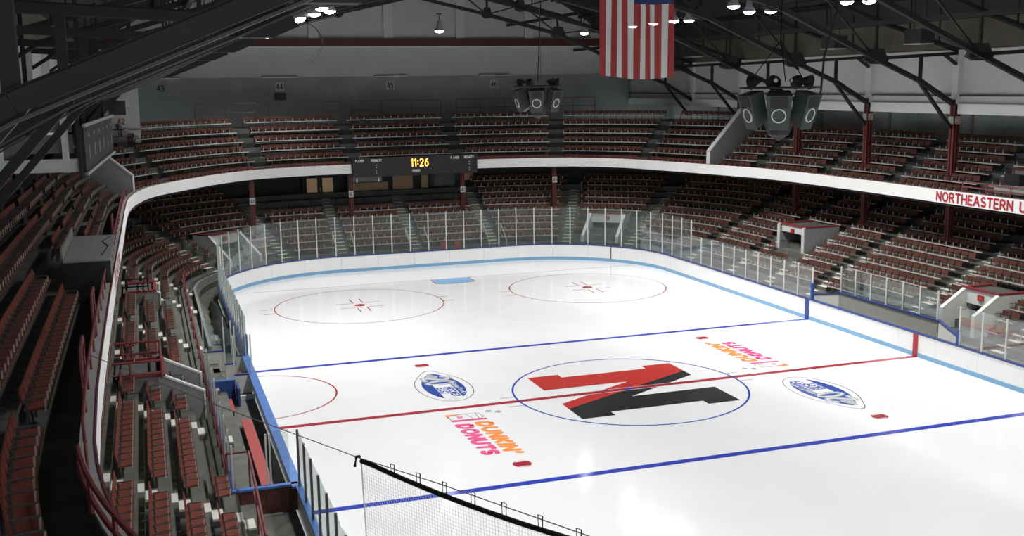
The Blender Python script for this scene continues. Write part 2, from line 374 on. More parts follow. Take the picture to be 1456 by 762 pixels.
# crease
cr = [(-1.22,26.07),(1.22,26.07),(1.22,24.75)]+[(1.22*math.cos(a), 24.75-.42*math.sin(a)) for a in np.linspace(0, math.pi, 14)][1:-1]+[(-1.22,24.75)]
o = mark('goal_crease', MB().poly(cr[::-1], .0025), 'ice_crease', 'light blue goal crease')
o.data.flip_normals()
cl = MB()
for a, b in zip(cr, cr[1:]+cr[:1]):
    d = np.array(b)-a; L = np.hypot(*d); nn = np.array([-d[1], d[0]])/L*.03
    cl.poly([a+nn, a-nn, b-nn, b+nn], .0035)
mark('crease_outline', cl, 'ice_dkred')
mark('referee_crease', MB().ring((XL,4.2), 3.03, 3.10, .002, -math.pi/2, math.pi/2, 60), 'ice_dkred', 'red half circle by the left boards')
# the big block N
red = [(-3.2,2.9),(-1.87,2.9),(-1.87,2.47),(1.9,2.47),(1.9,2.9),(3.2,2.9),(3.2,1.6),(-3.2,-1.6),(-3.2,-.92),(.36,.96),(-3.2,.96)]
N1 = mark('letter_n', MB().poly(red[::-1], .0032), 'ice_logored', 'large red and black block letter N at centre ice')
blk = [(-x, -y) for x, y in red]
mark('black_half', MB().poly(blk[::-1], .0030), 'ice_black', 'black lower half of the letter N', parent=N1)
# doughnut shop advertisement: local u runs toward the near end (-y), v toward +x; 180 degree twin on the far side
def dd_logo(flip):
    sg = -1 if flip else 1
    fn = lambda z: (lambda u, v: (sg*(-7.66+v), sg*(-.80-u), z))
    root = mark('ice_logo', write(MB(), "DUNKIN'", fn(.004), .46, .19, gap=.32, xs=1.54, u0=1.12, v0=.84, slant=.12), 'ice_orange',
                '%s orange and pink doughnut shop lettering with cup' % ('far right' if flip else 'near left'))
    mark('pink_lettering', write(MB(), 'DONUTS', fn(.004), .46, .19, gap=.32, xs=1.40, u0=1.16, v0=.10, slant=.12), 'ice_pink', parent=root)
    f = fn(.0035); pk = MB()
    pk.add([f(.60,.02), f(.78,.02), f(.86,1.32), f(.68,1.32)], [(0,1,2,3)]); mark('pink_bar', pk, 'ice_pink', parent=root)
    og = MB().add([f(-.10,-.02), f(.30,-.02), f(.12,.75), f(-.02,.75)], [(0,1,2,3)]); mark('orange_bar', og, 'ice_orange', parent=root)
    f = fn(.0045); cup = [(.14,.05),(.10,.0+.12),(.0,.70),(.02,1.18),(.48,1.30),(.66,1.14),(.62,.25),(.52,.05)]
    c = MB().add([f(*p) for p in cup], [tuple(range(len(cup)))]); mark('cup', c, 'ice_white', parent=root)
    f2 = fn(.0055); ln = MB()
    for a, b in list(zip(cup, cup[1:]+cup[:1]))+[((0,.72),(.62,.86)), ((.02,1.1),(.64,1.06))]:
        d = np.array(b)-a; nn = np.array([-d[1], d[0]])/np.hypot(*d)*.014
        ln.add([f2(*(np.array(a)+nn)), f2(*(np.array(a)-nn)), f2(*(np.array(b)-nn)), f2(*(np.array(b)+nn))], [(0,1,2,3)])
    for (cu, cv, r) in ((-.02,1.62,.12), (.16,1.95,.12), (-.02,1.62,.05), (.16,1.95,.05)):
        for i in range(16):
            a0, a1 = 2*math.pi*i/16, 2*math.pi*(i+1)/16
            ln.add([f2(cu+r*math.cos(a0), cv+r*math.sin(a0)), f2(cu+(r-.03)*math.cos(a0), cv+(r-.03)*math.sin(a0)),
                    f2(cu+(r-.03)*math.cos(a1), cv+(r-.03)*math.sin(a1)), f2(cu+r*math.cos(a1), cv+r*math.sin(a1))], [(0,1,2,3)])
    mark('cup_outline', ln, 'ice_line', parent=root)
    t = MB(); write(t, 'DD', f2, .16, .04, u0=.22, v0=.36); mark('cup_lettering', t, 'ice_pink', parent=root)
dd_logo(False); dd_logo(True)
# league logo: shield outline with an oval, band and twenty; reads toward -y
def he_logo(flip):
    sg = -1 if flip else 1
    C0 = np.array([-6.72, 3.12])
    fn = lambda z: (lambda u, v: (sg*(C0[0]+v), sg*(C0[1]-u), z))
    ell = lambda a, b, u0=0, v0=0, n=40: [(u0+a*math.cos(2*math.pi*i/n), v0+b*math.sin(2*math.pi*i/n)) for i in range(n)]
    def shield(gr):
        P = ell(1.72+gr, .80+gr, .22, 0, 56); Q = []
        for u, v in P:
            if u < -1.0: k = (-1.0-u)/.6; v = v*(1-.25*k); u = u-.42*k
            Q.append((u, v))
        return Q
    f = fn(.0045); w = MB().add([f(*p) for p in shield(.0)], [tuple(range(56))])
    root = mark('ice_logo', w, 'ice_navy', '%s blue and white oval hockey league logo' % ('right' if flip else 'left'))
    f0 = fn(.003); o = MB(); A, B = shield(.26), shield(.30)
    for i in range(56):
        j = (i+1) % 56; o.add([f0(*A[i]), f0(*B[i]), f0(*B[j]), f0(*A[j])], [(0,1,2,3)])
    mark('logo_outline', o, 'ice_line', parent=root)
    f2 = fn(.0055)
    bd = MB().add([f2(*p) for p in [(-.1,-.36),(1.80,-.36),(1.93,-.1),(1.90,.25),(1.80,.36),(-.1,.36)]], [tuple(range(6))]); mark('logo_band', bd, 'ice_white', parent=root)
    f3 = fn(.0065); t = MB(); write(t, 'HOCKEY', f3, .27, .075, gap=.30, u0=.34, v0=.03, xs=1.0); write(t, 'EAST', f3, .27, .075, gap=.30, u0=.34, v0=-.31, xs=1.0)
    mark('logo_lettering', t, 'ice_navy', parent=root)
    s = MB(); write(s, 'YEARS', f2, .15, .035, gap=.7, u0=.55, v0=.47)
    sl = MB().add([f2(*p) for p in [(-.1,.40),(.5,.40),(.5,.58),(-.1,.58)]], [(0,1,2,3)]); mark('logo_bar', sl, 'ice_grey', parent=root)
    mark('logo_years', s, 'ice_white', parent=root)
    g = MB(); write(g, '20', f3, 1.05, .24, gap=.18, u0=-1.28, v0=-.5, xs=.9); mark('logo_twenty', g, 'ice_grey', parent=root)
    g = MB(); f4 = fn(.0075); write(g, '20', f4, 1.05, .05, gap=.18, u0=-1.28, v0=-.5, xs=.9); mark('twenty_inline', g, 'ice_white', parent=root)
    tail = MB().add([f2(*p) for p in [(-1.95,-.12),(-1.2,-.42),(-1.1,.1),(-1.4,.18)]], [(0,1,2,3)]); mark('logo_stick', tail, 'ice_grey', parent=root)
he_logo(False); he_logo(True)

# ------------------------------------------------------------------ boards and glass
boards = thing('rink_boards', 'white rink boards with blue cap rail and light blue kick strip around the ice', 'boards')
S_B0, S_B1 = RP.near(XL, -24.5), RP.near(XR, -15.0)
edges = list(np.arange(S_B0, S_B1, 2.4))+[S_B1]
for a, b in zip(edges, edges[1:]):
    sweep(MB(), RP, [(0,.0),(0,1.0),(.10,1.0),(.10,.0)], a+.006, b-.006, True, caps=True).build('board_panel', 'board', boards)
    sweep(MB(), RP, [(-.012,.0),(-.012,.19),(-.002,.2),(-.002,.0)], a, b, True, caps=True).build('kick_plate', 'kick', boards)
sl0, sl1 = RP.near(XL, -8.6), RP.near(XL, 7.0); sr1, sr0 = RP.near(XR, -2.45), RP.near(XR, 7.72)
for a, b in ((S_B0, sl0), (sl1, sr0), (sr0, S_B1)):
    sweep(MB(), RP, [(-.02,1.0),(-.02,1.06),(.16,1.06),(.16,1.0)], a, b, True, caps=True).build('cap_rail', 'cap' if a > sl0 else 'capL', boards)
o = sweep(MB(), RP, [(-.02,1.0),(-.02,1.06),(.26,1.06),(.26,1.0)], sl0, sl1, True, caps=True).build('cap_rail', 'capL', boards); o['label'] = 'wide bright blue cap rail in front of the left bench'
for x, y, w, k, h, lab in ((XR, 0, .30, 'redmark', 1.0, 'red centre line mark on right boards'), (XR, 8.02, .34, 'blue', 1.02, 'blue line mark on right boards'), (XL, 8.02, .3, 'blue', 1.02, None), (XR, -8.02, .3, 'blue', 1.02, None)):
    s = RP.near(x, y)
    o = sweep(MB(), RP, [(-.02,0),(-.02,h),(-.004,h),(-.004,0)], s-w/2, s+w/2, True, caps=True).build('line_mark', k, boards)
    if lab: o['label'] = lab
def glass_run(s0, s1, ht, pk='post', full=None):
    n = max(1, round((s1-s0)/1.22)); e = np.linspace(s0, s1, n+1)
    for i, (a, b) in enumerate(zip(e, e[1:])):
        h0, h1 = ht((a+b)/2), ht(a)
        sweep(MB(), RP, [(.05,1.06),(.05,h0),(.065,h0),(.065,1.06)], a+.03, b-.03, True, caps=True).build('glass_pane', 'glass', boards)
    for a in e:
        p = RP.at(a, .06); R = Matrix.Rotation(RP.rz(a), 3, 'Z'); h = ht(a)
        MB().box((p[0], p[1], (1.05+h)/2), (.06, .06, h-1.05), R).build('glass_post', pk, boards)
hi0, hi1 = RP.near(XL, 20.5), RP.near(XR, 20.2)
H = lambda q: 3.58 if hi0 < q < hi1 else 2.66
glass_run(S_B0, sl0, lambda q: 2.66, 'postdk')
glass_run(sl1, hi0, H, 'post'); glass_run(hi0+.02, hi1-.02, H); glass_run(hi1, sr0, H); glass_run(sr1, S_B1, H)
for x, y in ((XR, 7.72), (XL, 7.0)):
    s = RP.near(x, y); p = RP.at(s, .06)
    MB().box((p[0], p[1], 1.45), (.14, .12, .86)).build('blue_pad', 'blue', boards)
for s in (RP.nearn(4.0+8.65, 22.9+5.8),):
    p = RP.at(s, -.01); R = Matrix.Rotation(RP.rz(s), 3, 'Z')
    MB().box((p[0], p[1], .62), (.05, .03, .86), R).build('gate_seam', 'black', boards)

# ------------------------------------------------------------------ lower and upper terraces
NL, NU = 10, 6
prof = [(.16,.12),(.16,.28),(1.15,.28),(1.15,.63),(1.70,.63)]
for k in range(NL): prof += [(lo_d(k), lo_z(k)), (lo_d(k+1), lo_z(k))]
S_L0, S_L1 = RP.near(XL, -20), RP.near(XR, -14)
mi = [0,2,1,2]+[0,1]*NL
lt = sweep(MB(), RP, prof+[(10.3, lo_z(NL-1))], S_L0, S_L1, mi=(mi+[1]*4)[:len(prof)])
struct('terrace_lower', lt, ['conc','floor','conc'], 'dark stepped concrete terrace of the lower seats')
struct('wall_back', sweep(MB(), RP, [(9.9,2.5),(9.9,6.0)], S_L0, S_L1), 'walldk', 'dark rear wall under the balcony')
def up_prof(r):
    P = [(.22,6.57),(.22,5.97),(.42,5.97)]
    for k in range(NU): P += [(up_d(k), 5.97+r*k), (up_d(k+1), 5.97+r*k)]
    zt = 5.97+r*(NU-1)
    return P+[(9.0, zt),(9.0,5.86),(.0,5.86)]
S_U0, S_U1 = 0.0, UP.L
for nm, a, b, r in (('terrace_left', S_U0, S_WL, .44), ('terrace_far', S_WL, S_WR, .61), ('terrace_right', S_WR, S_U1, .44)):
    P = up_prof(r); mi = [1,1]+[0,1]*NU+[1]*10
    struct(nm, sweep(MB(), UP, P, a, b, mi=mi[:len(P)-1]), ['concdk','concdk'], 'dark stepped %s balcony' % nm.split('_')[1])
# balcony front: white fascia in two lengths, broken by the scoreboard
sb0, sb1 = us(-4.1, 35.4), us(4.85, 35.75)
FZ0, FZ1 = 5.95, 6.57
for nm, a, b in (('trim_1', S_U0, sb0), ('trim_2', sb1, S_U1)):
    o = struct(nm, sweep(MB(), UP, [(0,FZ0),(0,FZ1),(.02,FZ1+.004),(.02,FZ0)], a, b, True, caps=True, step=.4), 'fascia', 'white curved balcony front')
    sweep(MB(), UP, [(.015,FZ1-.06),(.015,FZ1+.006),(.24,FZ1+.006),(.24,FZ1-.06)], a, b, True, caps=True, step=.4).build('ledge', 'ledge', o)
    sweep(MB(), UP, [(.0,FZ1),(.0,FZ1+.03),(.03,FZ1+.03),(.03,FZ1)], a, b, True, caps=True, step=.4).build('red_edge', 'railred', o)
# lettering on the fascia
ob = MB(); s0 = UP.near(18.42, 4.95); s1 = UP.near(18.35, -1.0)
def ff(u, v): p = UP.at(s0+u, -.012); return (p[0], p[1], FZ0+.10+v)
write(ob, 'NORTHEASTERN UNIVERSITY', ff, .40, .10, gap=.25, xs=1.30, u0=.0)
o = ob.build('fascia_lettering', 'inkred', org=(0,0,0)); o['label'] = 'red lettering NORTHEASTERN UNIVERSITY on the right balcony front'; o['category'] = 'sign'
ob = MB(); sL = UP.near(-18.3, -4.5)
def ffl(u, v): p = UP.at(sL+u, -.012); return (p[0], p[1], FZ0+.10+v)
write(ob, 'NORTHEASTERN', ffl, .40, .085, gap=.24, xs=1.5)
o = ob.build('fascia_lettering', 'inkred', org=(0,0,0)); o['label'] = 'foreshortened red lettering on the left balcony front'; o['category'] = 'sign'

# ------------------------------------------------------------------ walls and roof
YB, XC, XW = 44.0, 20.5, 24.6
EZ, SLOPE = 14.7, .555
RZ = EZ+SLOPE*XC
wf = MB().poly([(-26,YB,12.45),(26,YB,12.45),(26,YB,13.5),(XC,YB,EZ),(0,YB,RZ),(-XC,YB,EZ),(-26,YB,13.5)])
wfo = struct('wall_far', wf, 'wall', 'pale grey far end wall with gable')
MB().poly([(-26,YB-.02,5),(26,YB-.02,5),(26,YB-.02,12.45),(-26,YB-.02,12.45)]).build('lower_wall', 'walllo', wfo)
MB().box((0,YB-.04,12.45),(50,.05,.05)).build('wall_joint', 'walllo', wfo)
MB().box((0,YB-.2,15.0),(41,.35,.5)).build('red_beam', 'beamred', wfo)
MB().box((0,YB-.22,14.66),(41,.4,.10)).build('pale_flange', 'band', wfo)
for x in (-16.2,-10.6,-5.0,.6,6.2,11.8,17.4):
    z1 = EZ+SLOPE*(XC-abs(x)); MB().box((x,YB-.12,(15.25+z1)/2),(.72,.2,z1-15.25)).build('pilaster', 'pil', wfo)
TY = [-.3+6.7*k for k in range(-4, 6)]
for nm, sx in (('wall_right', 1), ('wall_left', -1)):
    x = sx*XC
    wo = struct(nm, MB().box((x+sx*.15,2.0,11.8),(.06,84,2.7)), 'wall', 'pale upper %s side wall' % nm[5:])
    MB().box((x+sx*.12,2.0,10.3),(.3,84,.5)).build('band', 'band', wo)
    MB().box((x+sx*.2,2.0,13.95),(.06,84,1.6)).build('eave_boards', 'wood', wo)
    for y in TY:
        MB().box((x+sx*.02,y,11.85),(.26,.42,2.6)).build('pilaster', 'pil', wo)
    lw = struct(nm+'_rear', MB().box((sx*XW,2.0,8.5),(.06,84,5.4)), 'wallgreen', 'grey green rear wall behind the %s balcony seats' % nm[5:])
    for y in TY[2:]:
        MB().box((sx*(XW-.08),y+3.3,9.6),(.12,.18,3.2)).build('stud', 'walllo', lw)
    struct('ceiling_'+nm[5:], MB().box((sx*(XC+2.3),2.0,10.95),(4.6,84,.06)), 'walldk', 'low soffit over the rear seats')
    struct('ceiling_'+nm[5:]+'_slope', MB().add([(x+sx*.6,-40,EZ-.33),(x+sx*.6,YB,EZ-.33),(0,YB,RZ),(0,-40,RZ)], [(0,1,2,3)]), 'deck', 'dark boarded roof slope, %s side' % nm[5:])

# ------------------------------------------------------------------ roof trusses (one steel truss and its copies)
LC = [(0,17.5),(5,16.4),(10.1,15.15),(15.7,12.75),(18.3,11.68),(20.4,10.52)]
UC = [(0,18.9),(5,17.65),(10,16.45),(15.7,14.5),(20.45,13.12)]
tr = thing('roof_truss', None, 'truss')
def tb(nm, segs, w, h):
    mb = MB()
    for a, b in segs:
        if 'chord' in nm or 'tie' in nm:
            for dy in (-.09, .09): mb.beam((a[0],dy,a[1]), (b[0],dy,b[1]), .08, h)
            mb.beam((a[0],0,a[1]+h/2-.01), (b[0],0,b[1]+h/2-.01), .26, .02)
        else: mb.beam((a[0],0,a[1]), (b[0],0,b[1]), w, h)
    return mb.build(nm, 'steel', tr)
for sx in (-1, 1):
    f = lambda P: [(sx*x, z) for x, z in P]
    L, U = f(LC), f(UC)
    tb('bottom_chord', list(zip(L, L[1:])), .24, .20); tb('top_chord', list(zip(U, U[1:])), .24, .18)
    MB().tube([(x, -.16, z-.16) for x, z in L[1:]], .022, 5).build('streak_tube', 'streak_tube', tr)  # pale tube added for the light streaks along the chord edges
    for i in (1,2,3): tb('vertical', [(L[i], U[i])], .12, .12)
    tb('vertical', [(L[4], (L[4][0], 12.85))], .14, .14)
    for i in (1,2,3): tb('diagonal', [(L[i], ((U[i][0]+U[i-1][0])/2, (U[i][1]+U[i-1][1])/2))], .08, .08)
    for i in (1,2): tb('diagonal', [(L[i], ((U[i][0]+U[i+1][0])/2, (U[i][1]+U[i+1][1])/2))], .08, .08)
    tb('end_tie', [(L[3], (sx*20.45,12.98))], .22, .16)
    tb('knee_brace', [((sx*18.2,11.7), (sx*20.3,9.35))], .16, .14)
    tb('end_bracket', [((sx*19.7,12.9), (sx*20.4,12.45))], .2, .1)
    for (gx_, gz), w in ((LC[1],.5), (LC[2],.75), (LC[3],.95)):
        mb = MB(); zz = gz+.14
        mb.prism([(sx*gx_-w*.7,zz-.24),(sx*gx_-w*.3,zz-.40),(sx*gx_+w*.3,zz-.40),(sx*gx_+w*.7,zz-.24),(sx*gx_+w*.35,zz+.32),(sx*gx_-w*.35,zz+.32)], -.13, .13, lambda u, v, w_: (u, w_, v)); mb.build('gusset', 'steel', tr)
    for x in (3,6.5,8.2,11.8,13.6,15.7,17.6,19.3):
        zt = EZ+SLOPE*(XC-x); zb = np.interp(x, [p[0] for p in UC], [p[1] for p in UC])
        tb('hanger', [((sx*x,zb),(sx*x,zt))], .06 if x != 15.7 else .12, .06)
ORD = ['eighth','seventh','sixth','fifth','fourth','third','second','nearest']
names = ['dark steel roof truss nearest the camera, high at the top left', 'dark steel roof truss second from the camera at the top left', 'dark steel roof truss third from the camera at the top left',
  'dark steel roof truss fourth from the camera, above the near blue line', 'dark steel roof truss that carries the flag over centre ice', 'dark steel roof truss landing on the rightmost red column in view',
  'dark steel roof truss landing on the second red column from the right', 'dark steel roof truss landing on the column behind the large speaker cluster',
  'dark steel roof truss landing by the right partition wall', 'farthest dark steel roof truss, in front of the gable wall']
for i, y in enumerate(TY):
    o = tr if i == 0 else copy_tree(tr)
    o.location = (0,y,0); o['label'] = names[i]; o['group'] = 'roof trusses'
for x in [2.3*k for k in range(-8, 9)]:
    z = EZ+SLOPE*(XC-abs(x))-.18
    o = MB().box((0,0,0),(.14,84,.26)).build('ceiling_purlin', 'steel', org=(0,0,0)); o.location = (x,2,z); o['kind'] = 'structure'
for sx in (-1, 1):
    for x, z in ((10.1,16.3),(15.7,14.4)):
        o = MB().box((0,0,0),(.16,84,.2)).build('ceiling_strut', 'steel', org=(0,0,0)); o.location = (sx*x,2,z); o['kind'] = 'structure'

# ------------------------------------------------------------------ columns
def column(x, y, z0, z1, lab, w=.34, sign=None, rz=0):
    c = thing('column', lab, 'column', (x,y,z0), rz, 'red steel columns')
    h = z1-z0
    MB().box((0,0,h/2),(w,.06,h)).box((0,0,h/2),(.06,w,h)).box((-w/2+.02,0,h/2),(.04,w*.9,h)).box((w/2-.02,0,h/2),(.04,w*.9,h)).build('shaft', 'colred', c, org=(0,0,0))
    MB().box((0,0,.03),(w+.16,w+.16,.06)).build('base_plate', 'colred', c, org=(0,0,0))
    if sign is not None:
        MB().box((0,-w/2-.03,sign-z0),(.36,.03,.42)).build('number_plate', 'sign', c, org=(0,0,0))
        t = MB(); write(t, sign_no.pop(0), lambda u, v: (u-.12, -w/2-.05, sign-z0-.13+v), .26, .035, gap=.2); t.build('plate_number', 'ink', c, org=(0,0,0))
    return c
sign_no = ['46','47','48','49','50']
for i, (y, lb) in enumerate(((-.3,'red column past the right edge of the frame'),(6.4,'rightmost tall red column on the right balcony'),(13.1,'second tall red column from the right on the right balcony'),
        (19.8,'red column half hidden behind the large speaker cluster'),(26.5,'red column just beyond the right partition wall'))):
    s = UP.nearn(XC, y); d = np.dot(np.array([XC,y])-UP.at(s), UP.nor(s)); k = max(0, int((d-.45)/TR))
    c = column(XC, y, up_z(k, s), 10.75, lb, .36)
    for dx, dy in ((-.2,0),(.0,-.2)):
        pass
    n = MB().box((-.22,0,9.75-up_z(k, s)),(.03,.30,.36)).build('number_plate', 'sign', c, org=(0,0,0))
    n2 = MB().box((0,-.22,9.75-up_z(k, s)),(.30,.03,.36)).build('number_plate', 'sign', c, org=(0,0,0))
    t = MB(); write(t, str(29-i), lambda u, v: (u-.10, -.24, 9.62-up_z(k, s)+v), .24, .03, gap=.2); t.build('plate_number', 'inkred', c, org=(0,0,0))
for y, lb in ((-.3,'red column under the right balcony at the edge of the frame'),(6.4,'rightmost red column in the dark under the right balcony'),(13.1,'second red column from the right under the right balcony'),(19.8,'third red column from the right under the right balcony')):
    s = RP.nearn(XC, y); d = np.dot(np.array([XC,y])-RP.at(s), RP.nor(s)); k = int((d-1.7)/TL)
    column(XC, y, lo_z(k), 5.92, lb, .30)
for px_, (x, y), lb, sg in ((0,(-10.9,34.0),'leftmost red column under the far balcony',4.55),(0,(-4.15,35.75),'red column under the left end of the scoreboard',4.55),(0,(3.85,36.05),'red column under the right end of the scoreboard',4.5),
        (0,(10.45,35.1),'red column under the far balcony right of the scoreboard',5.0)):
    s = RP.nearn(x, y); d = np.dot(np.array([x,y])-RP.at(s), RP.nor(s)); k = int((d-1.7)/TL)
    column(x, y, lo_z(k), 5.92, lb, .30, sg)

# ------------------------------------------------------------------ portals (vomitories) of the lower stand
VOMS = []
def portal(name_lab, s, w, d0, zf, d1, zb, z0=.28, roof=1.4, cap='redcap', sign=True, lint=.62, k0=0):
    k1 = int(round((d1+roof-1.7)/TL)); VOMS.append((s-w/2-.15, s+w/2+.15, k0, k1))
    o = RP.at(s); rz = RP.rz(s)
    p = thing('portal', name_lab, 'stair portal', (o[0],o[1],0), rz, kind='structure')
    for sx in (-1, 1):
        x0, x1 = sx*w/2, sx*(w/2+.16)
        fn = lambda u, v, q: (q, u, v)
        MB().prism([(d0,z0),(d0,zf),(d1,zb),(d1+roof,zb),(d1+roof,z0)], x0, x1, fn).build('side_wall', 'vomgrey' if cap == 'none' or k0 else 'vom', p, org=(0,0,0))
        MB().beam((sx*(w/2+.08),d0-.02,zf+.02), (sx*(w/2+.08),d1,zb+.02), .20, .06).box((sx*(w/2+.08),d0,(z0+zf)/2), (.22,.06,zf-z0)).build('white_coping', 'vom', p, org=(0,0,0))
    MB().box((0,d1+.06,zb-lint/2),(w,.12,lint)).build('lintel', 'vom', p, org=(0,0,0))
    MB().box((0,d1+roof/2+.1,zb-.05),(w,roof,.10)).build('roof_slab', 'concdk', p, org=(0,0,0))
    MB().box((0,d1+.02,zb+.05),(w+.36,.16,.09)).box((-(w/2+.08),d1+roof/2,zb+.05),(.18,roof,.09)).box((w/2+.08,d1+roof/2,zb+.05),(.18,roof,.09)).build('red_cap', 'redcap', p, org=(0,0,0))
    MB().box((0,d1+roof-.05,(z0+zb)/2),(w,.06,zb-z0)).build('inner_wall', 'walldk', p, org=(0,0,0))
    MB().box((0,(d0+d1+roof)/2,z0-.0),(w,d1+roof-d0,.05)).build('portal_floor', 'floor', p, org=(0,0,0))
    if sign:
        e = thing('exit_sign', 'red exit sign on the lintel of the '+name_lab.split(' stair')[0].replace('white ', '')+' portal', 'sign', (0,0,0))
        R = Matrix.Rotation(rz, 3, 'Z'); q = np.array(R@Vector((.0,d1-.03,zb-.28)))+np.array([o[0],o[1],0])
        e.location = q; e.rotation_euler = (0,0,rz)
        MB().box((0,0,0),(.32,.08,.24)).build('sign_box', 'exit', e, org=(0,0,0))
        t = MB(); write(t, 'EXIT', lambda u, v: (u-.11, -.045, v-.055), .11, .022, gap=.22, xs=.82); t.build('sign_letters', 'exitlit', e, org=(0,0,0))
    return p
portal('white far right corner stair portal behind the glass', rs(13.0,31.5), 2.3, 1.75, 1.35, 3.6, 2.75)
portal('white far left corner stair portal behind the glass', rs(-12.3,31.4), 2.3, 1.75, 1.35, 3.6, 2.75)
portal('white right side stair portal high in the seats', rs(17.4,15.9), 2.3, 4.15, 3.48, 4.3, 3.5, 1.0, 2.2, lint=.40, k0=2)
portal('white right front stair portal beside the player bench', rs(16.5,-.4), 1.8, 1.75, 1.85, 3.0, 2.67)
portal('grey left stair portal with white copings beside the bench', rs(-17,.1), 2.2, 2.1, 1.9, 3.35, 2.55, cap='none', sign=False)
portal('grey left stair portal far along under the balcony', rs(-17.4,15.4), 2.2, 3.2, 2.5, 3.4, 2.6, .9, 1.3, cap='none', sign=False, k0=1)
def rail_frame(name, lab, mk, segs, r=.035, cat='railing', nm='rail', parts=None):
    t = thing(name, lab, cat, tuple(segs[0][0]))
    for i, pts in enumerate(segs):
        MB().tube(pts, r, 6).build(nm if i == 0 else (parts or 'post'), mk, t)
    return t
# red pipe frame on the roof of the left portal
fr = []
z = 2.65
for zz in (z+.1, z+.5):
    fr.append([(-17.25,-1.35,zz),(-17.25,1.55,zz)]); fr.append([(-17.25,-1.35,zz),(-18.75,-1.35,zz)]); fr.append([(-17.25,1.55,zz),(-18.75,1.55,zz)])
for x, y in ((-17.25,-1.35),(-17.25,1.55),(-18.2,-1.35),(-18.2,1.55),(-17.25,.1)): fr.append([(x,y,z-.1),(x,y,z+.5)])
rail_frame('pipe_railing', 'red pipe railing around the roof of the left stair portal', 'railred', fr, .042)
fr = []
for zz in (2.95, 3.3): fr.append([(-17.55,13.9,zz),(-17.55,16.6,zz)]); fr.append([(-17.55,13.9,zz),(-18.7,13.9,zz)])
for x, y in ((-17.55,13.9),(-17.55,16.6),(-18.5,13.9)): fr.append([(x,y,2.7),(x,y,3.3)])
rail_frame('pipe_railing', 'dark pipe railing around the farther left stair portal', 'cable', fr, .03)

# ------------------------------------------------------------------ aisles
LA = [(-17,-10.1,'nearest lower left aisle'),(-17,-2.95,'second lower left aisle from the camera'),(-17,3.2,'lower left aisle just past the left portal'),(-17,9.0,'lower left aisle level with the far blue line'),
  (-17,17.9,'lower left aisle past the farther left portal'),(-16.6,22.85,'lower aisle at the start of the far left corner'),(-14.8,29.6,'lower aisle across the far left corner'),
  (-9.6,33.6,'lower aisle right of the far left portal'),(-5.4,33.2,'far lower aisle under the left end of the scoreboard'),(-.4,33,'far lower aisle under the scoreboard middle'),(5.1,32.8,'far lower aisle right of the scoreboard'),
  (10.6,32.7,'far lower aisle left of the far right portal'),(14.7,29.65,'lower aisle right of the far right portal'),(16.4,23.1,'lower right aisle at the corner with white nosings'),(16.7,18.0,'lower right aisle beside the high portal, far side'),
  (16.7,14.0,'lower right aisle beside the high portal, near side'),(16.8,10.0,'lower right aisle level with the far blue line'),(17.2,3.0,'lower right aisle before the front portal'),(17.2,-3.1,'lower right aisle behind the near glass'),(17.2,-10,'lower right aisle outside the frame')]
UA = [(-17.75,-23.9,'nearest left balcony aisle'),(-18.3,-17.9,'second left balcony aisle from the camera'),
  (-18.3,3.6,'left balcony aisle level with the red line'),(-18.3,9.9,'left balcony aisle level with the far blue line'),(-18.2,16,'left balcony aisle before the partition'),
  (-15.2,28,'balcony aisle in the far left corner'),(-9.5,34.45,'far balcony aisle left of the scoreboard'),(-3.5,35.4,'far balcony aisle at the left end of the scoreboard'),(3.9,35.7,'far balcony aisle at the right end of the scoreboard'),
  (10.5,34.7,'far balcony aisle under the flag'),(14.4,30.6,'balcony aisle in the far right corner'),(17.6,21,'right balcony aisle just past the partition'),(18.4,15.6,'right balcony aisle beneath the large speakers'),
  (18.5,9.9,'right balcony aisle between the two tall columns'),(18.4,3.6,'right balcony aisle near the lettering'),(18.35,-3,'right balcony aisle outside the frame')]
stepw = MB().box((0,0,-.05),(.62,.28,.10)).mesh('step_slab', ['stepw'])
stepd = MB().box((0,0,-.15),(1.0,.30,.30)).mesh('step_block', ['stepd'])
stepc = MB().box((0,0,-.1),(.86,.30,.20)).mesh('step_riser', ['conc'])
nos = MB().box((0,0,0),(.62,.16,.024)).mesh('step_nosing', ['stepw'])
def mobj(name, me, par, loc, rz=0):
    o = bpy.data.objects.new(name, me); COL.objects.link(o); o.parent = par; o.location = loc; o.rotation_euler = (0,0,rz); return o
LS, US = [], []
for x, y, lab in LA:
    s = rs(x, y); LS.append(s); b = RP.at(s); rz = RP.rz(s)
    t = thing('aisle_steps', 'white edged concrete steps of the '+lab, 'steps', (b[0],b[1],0), rz, kind='structure')
    for k in range(1 if (x > 0 and -1 < y < 8) else 0, NL-1):
        if any(a-.4 < s < c+.4 and k0 <= k < kk for a, c, k0, kk in VOMS): continue
        z1 = lo_z(k); z0 = z1-.19
        mobj('step', stepw, t, (0,lo_d(k)-.15,z0)); mobj('step_riser', stepc, t, (0,lo_d(k)-.145,z0-.012))
        mobj('nosing', nos, t, (0,lo_d(k)+.08,z1+.011))
for x, y, lab in UA:
    s = us(x, y); US.append(s); b = UP.at(s); rz = UP.rz(s)
    t = thing('aisle_steps', 'dark concrete steps of the '+lab, 'steps', (b[0],b[1],0), rz, kind='structure')
    for k in range(1, NU):
        z1 = up_z(k, s); r = up_rise(s)
        mobj('step', stepd, t, (0,up_d(k)-.15,z1-r/2))
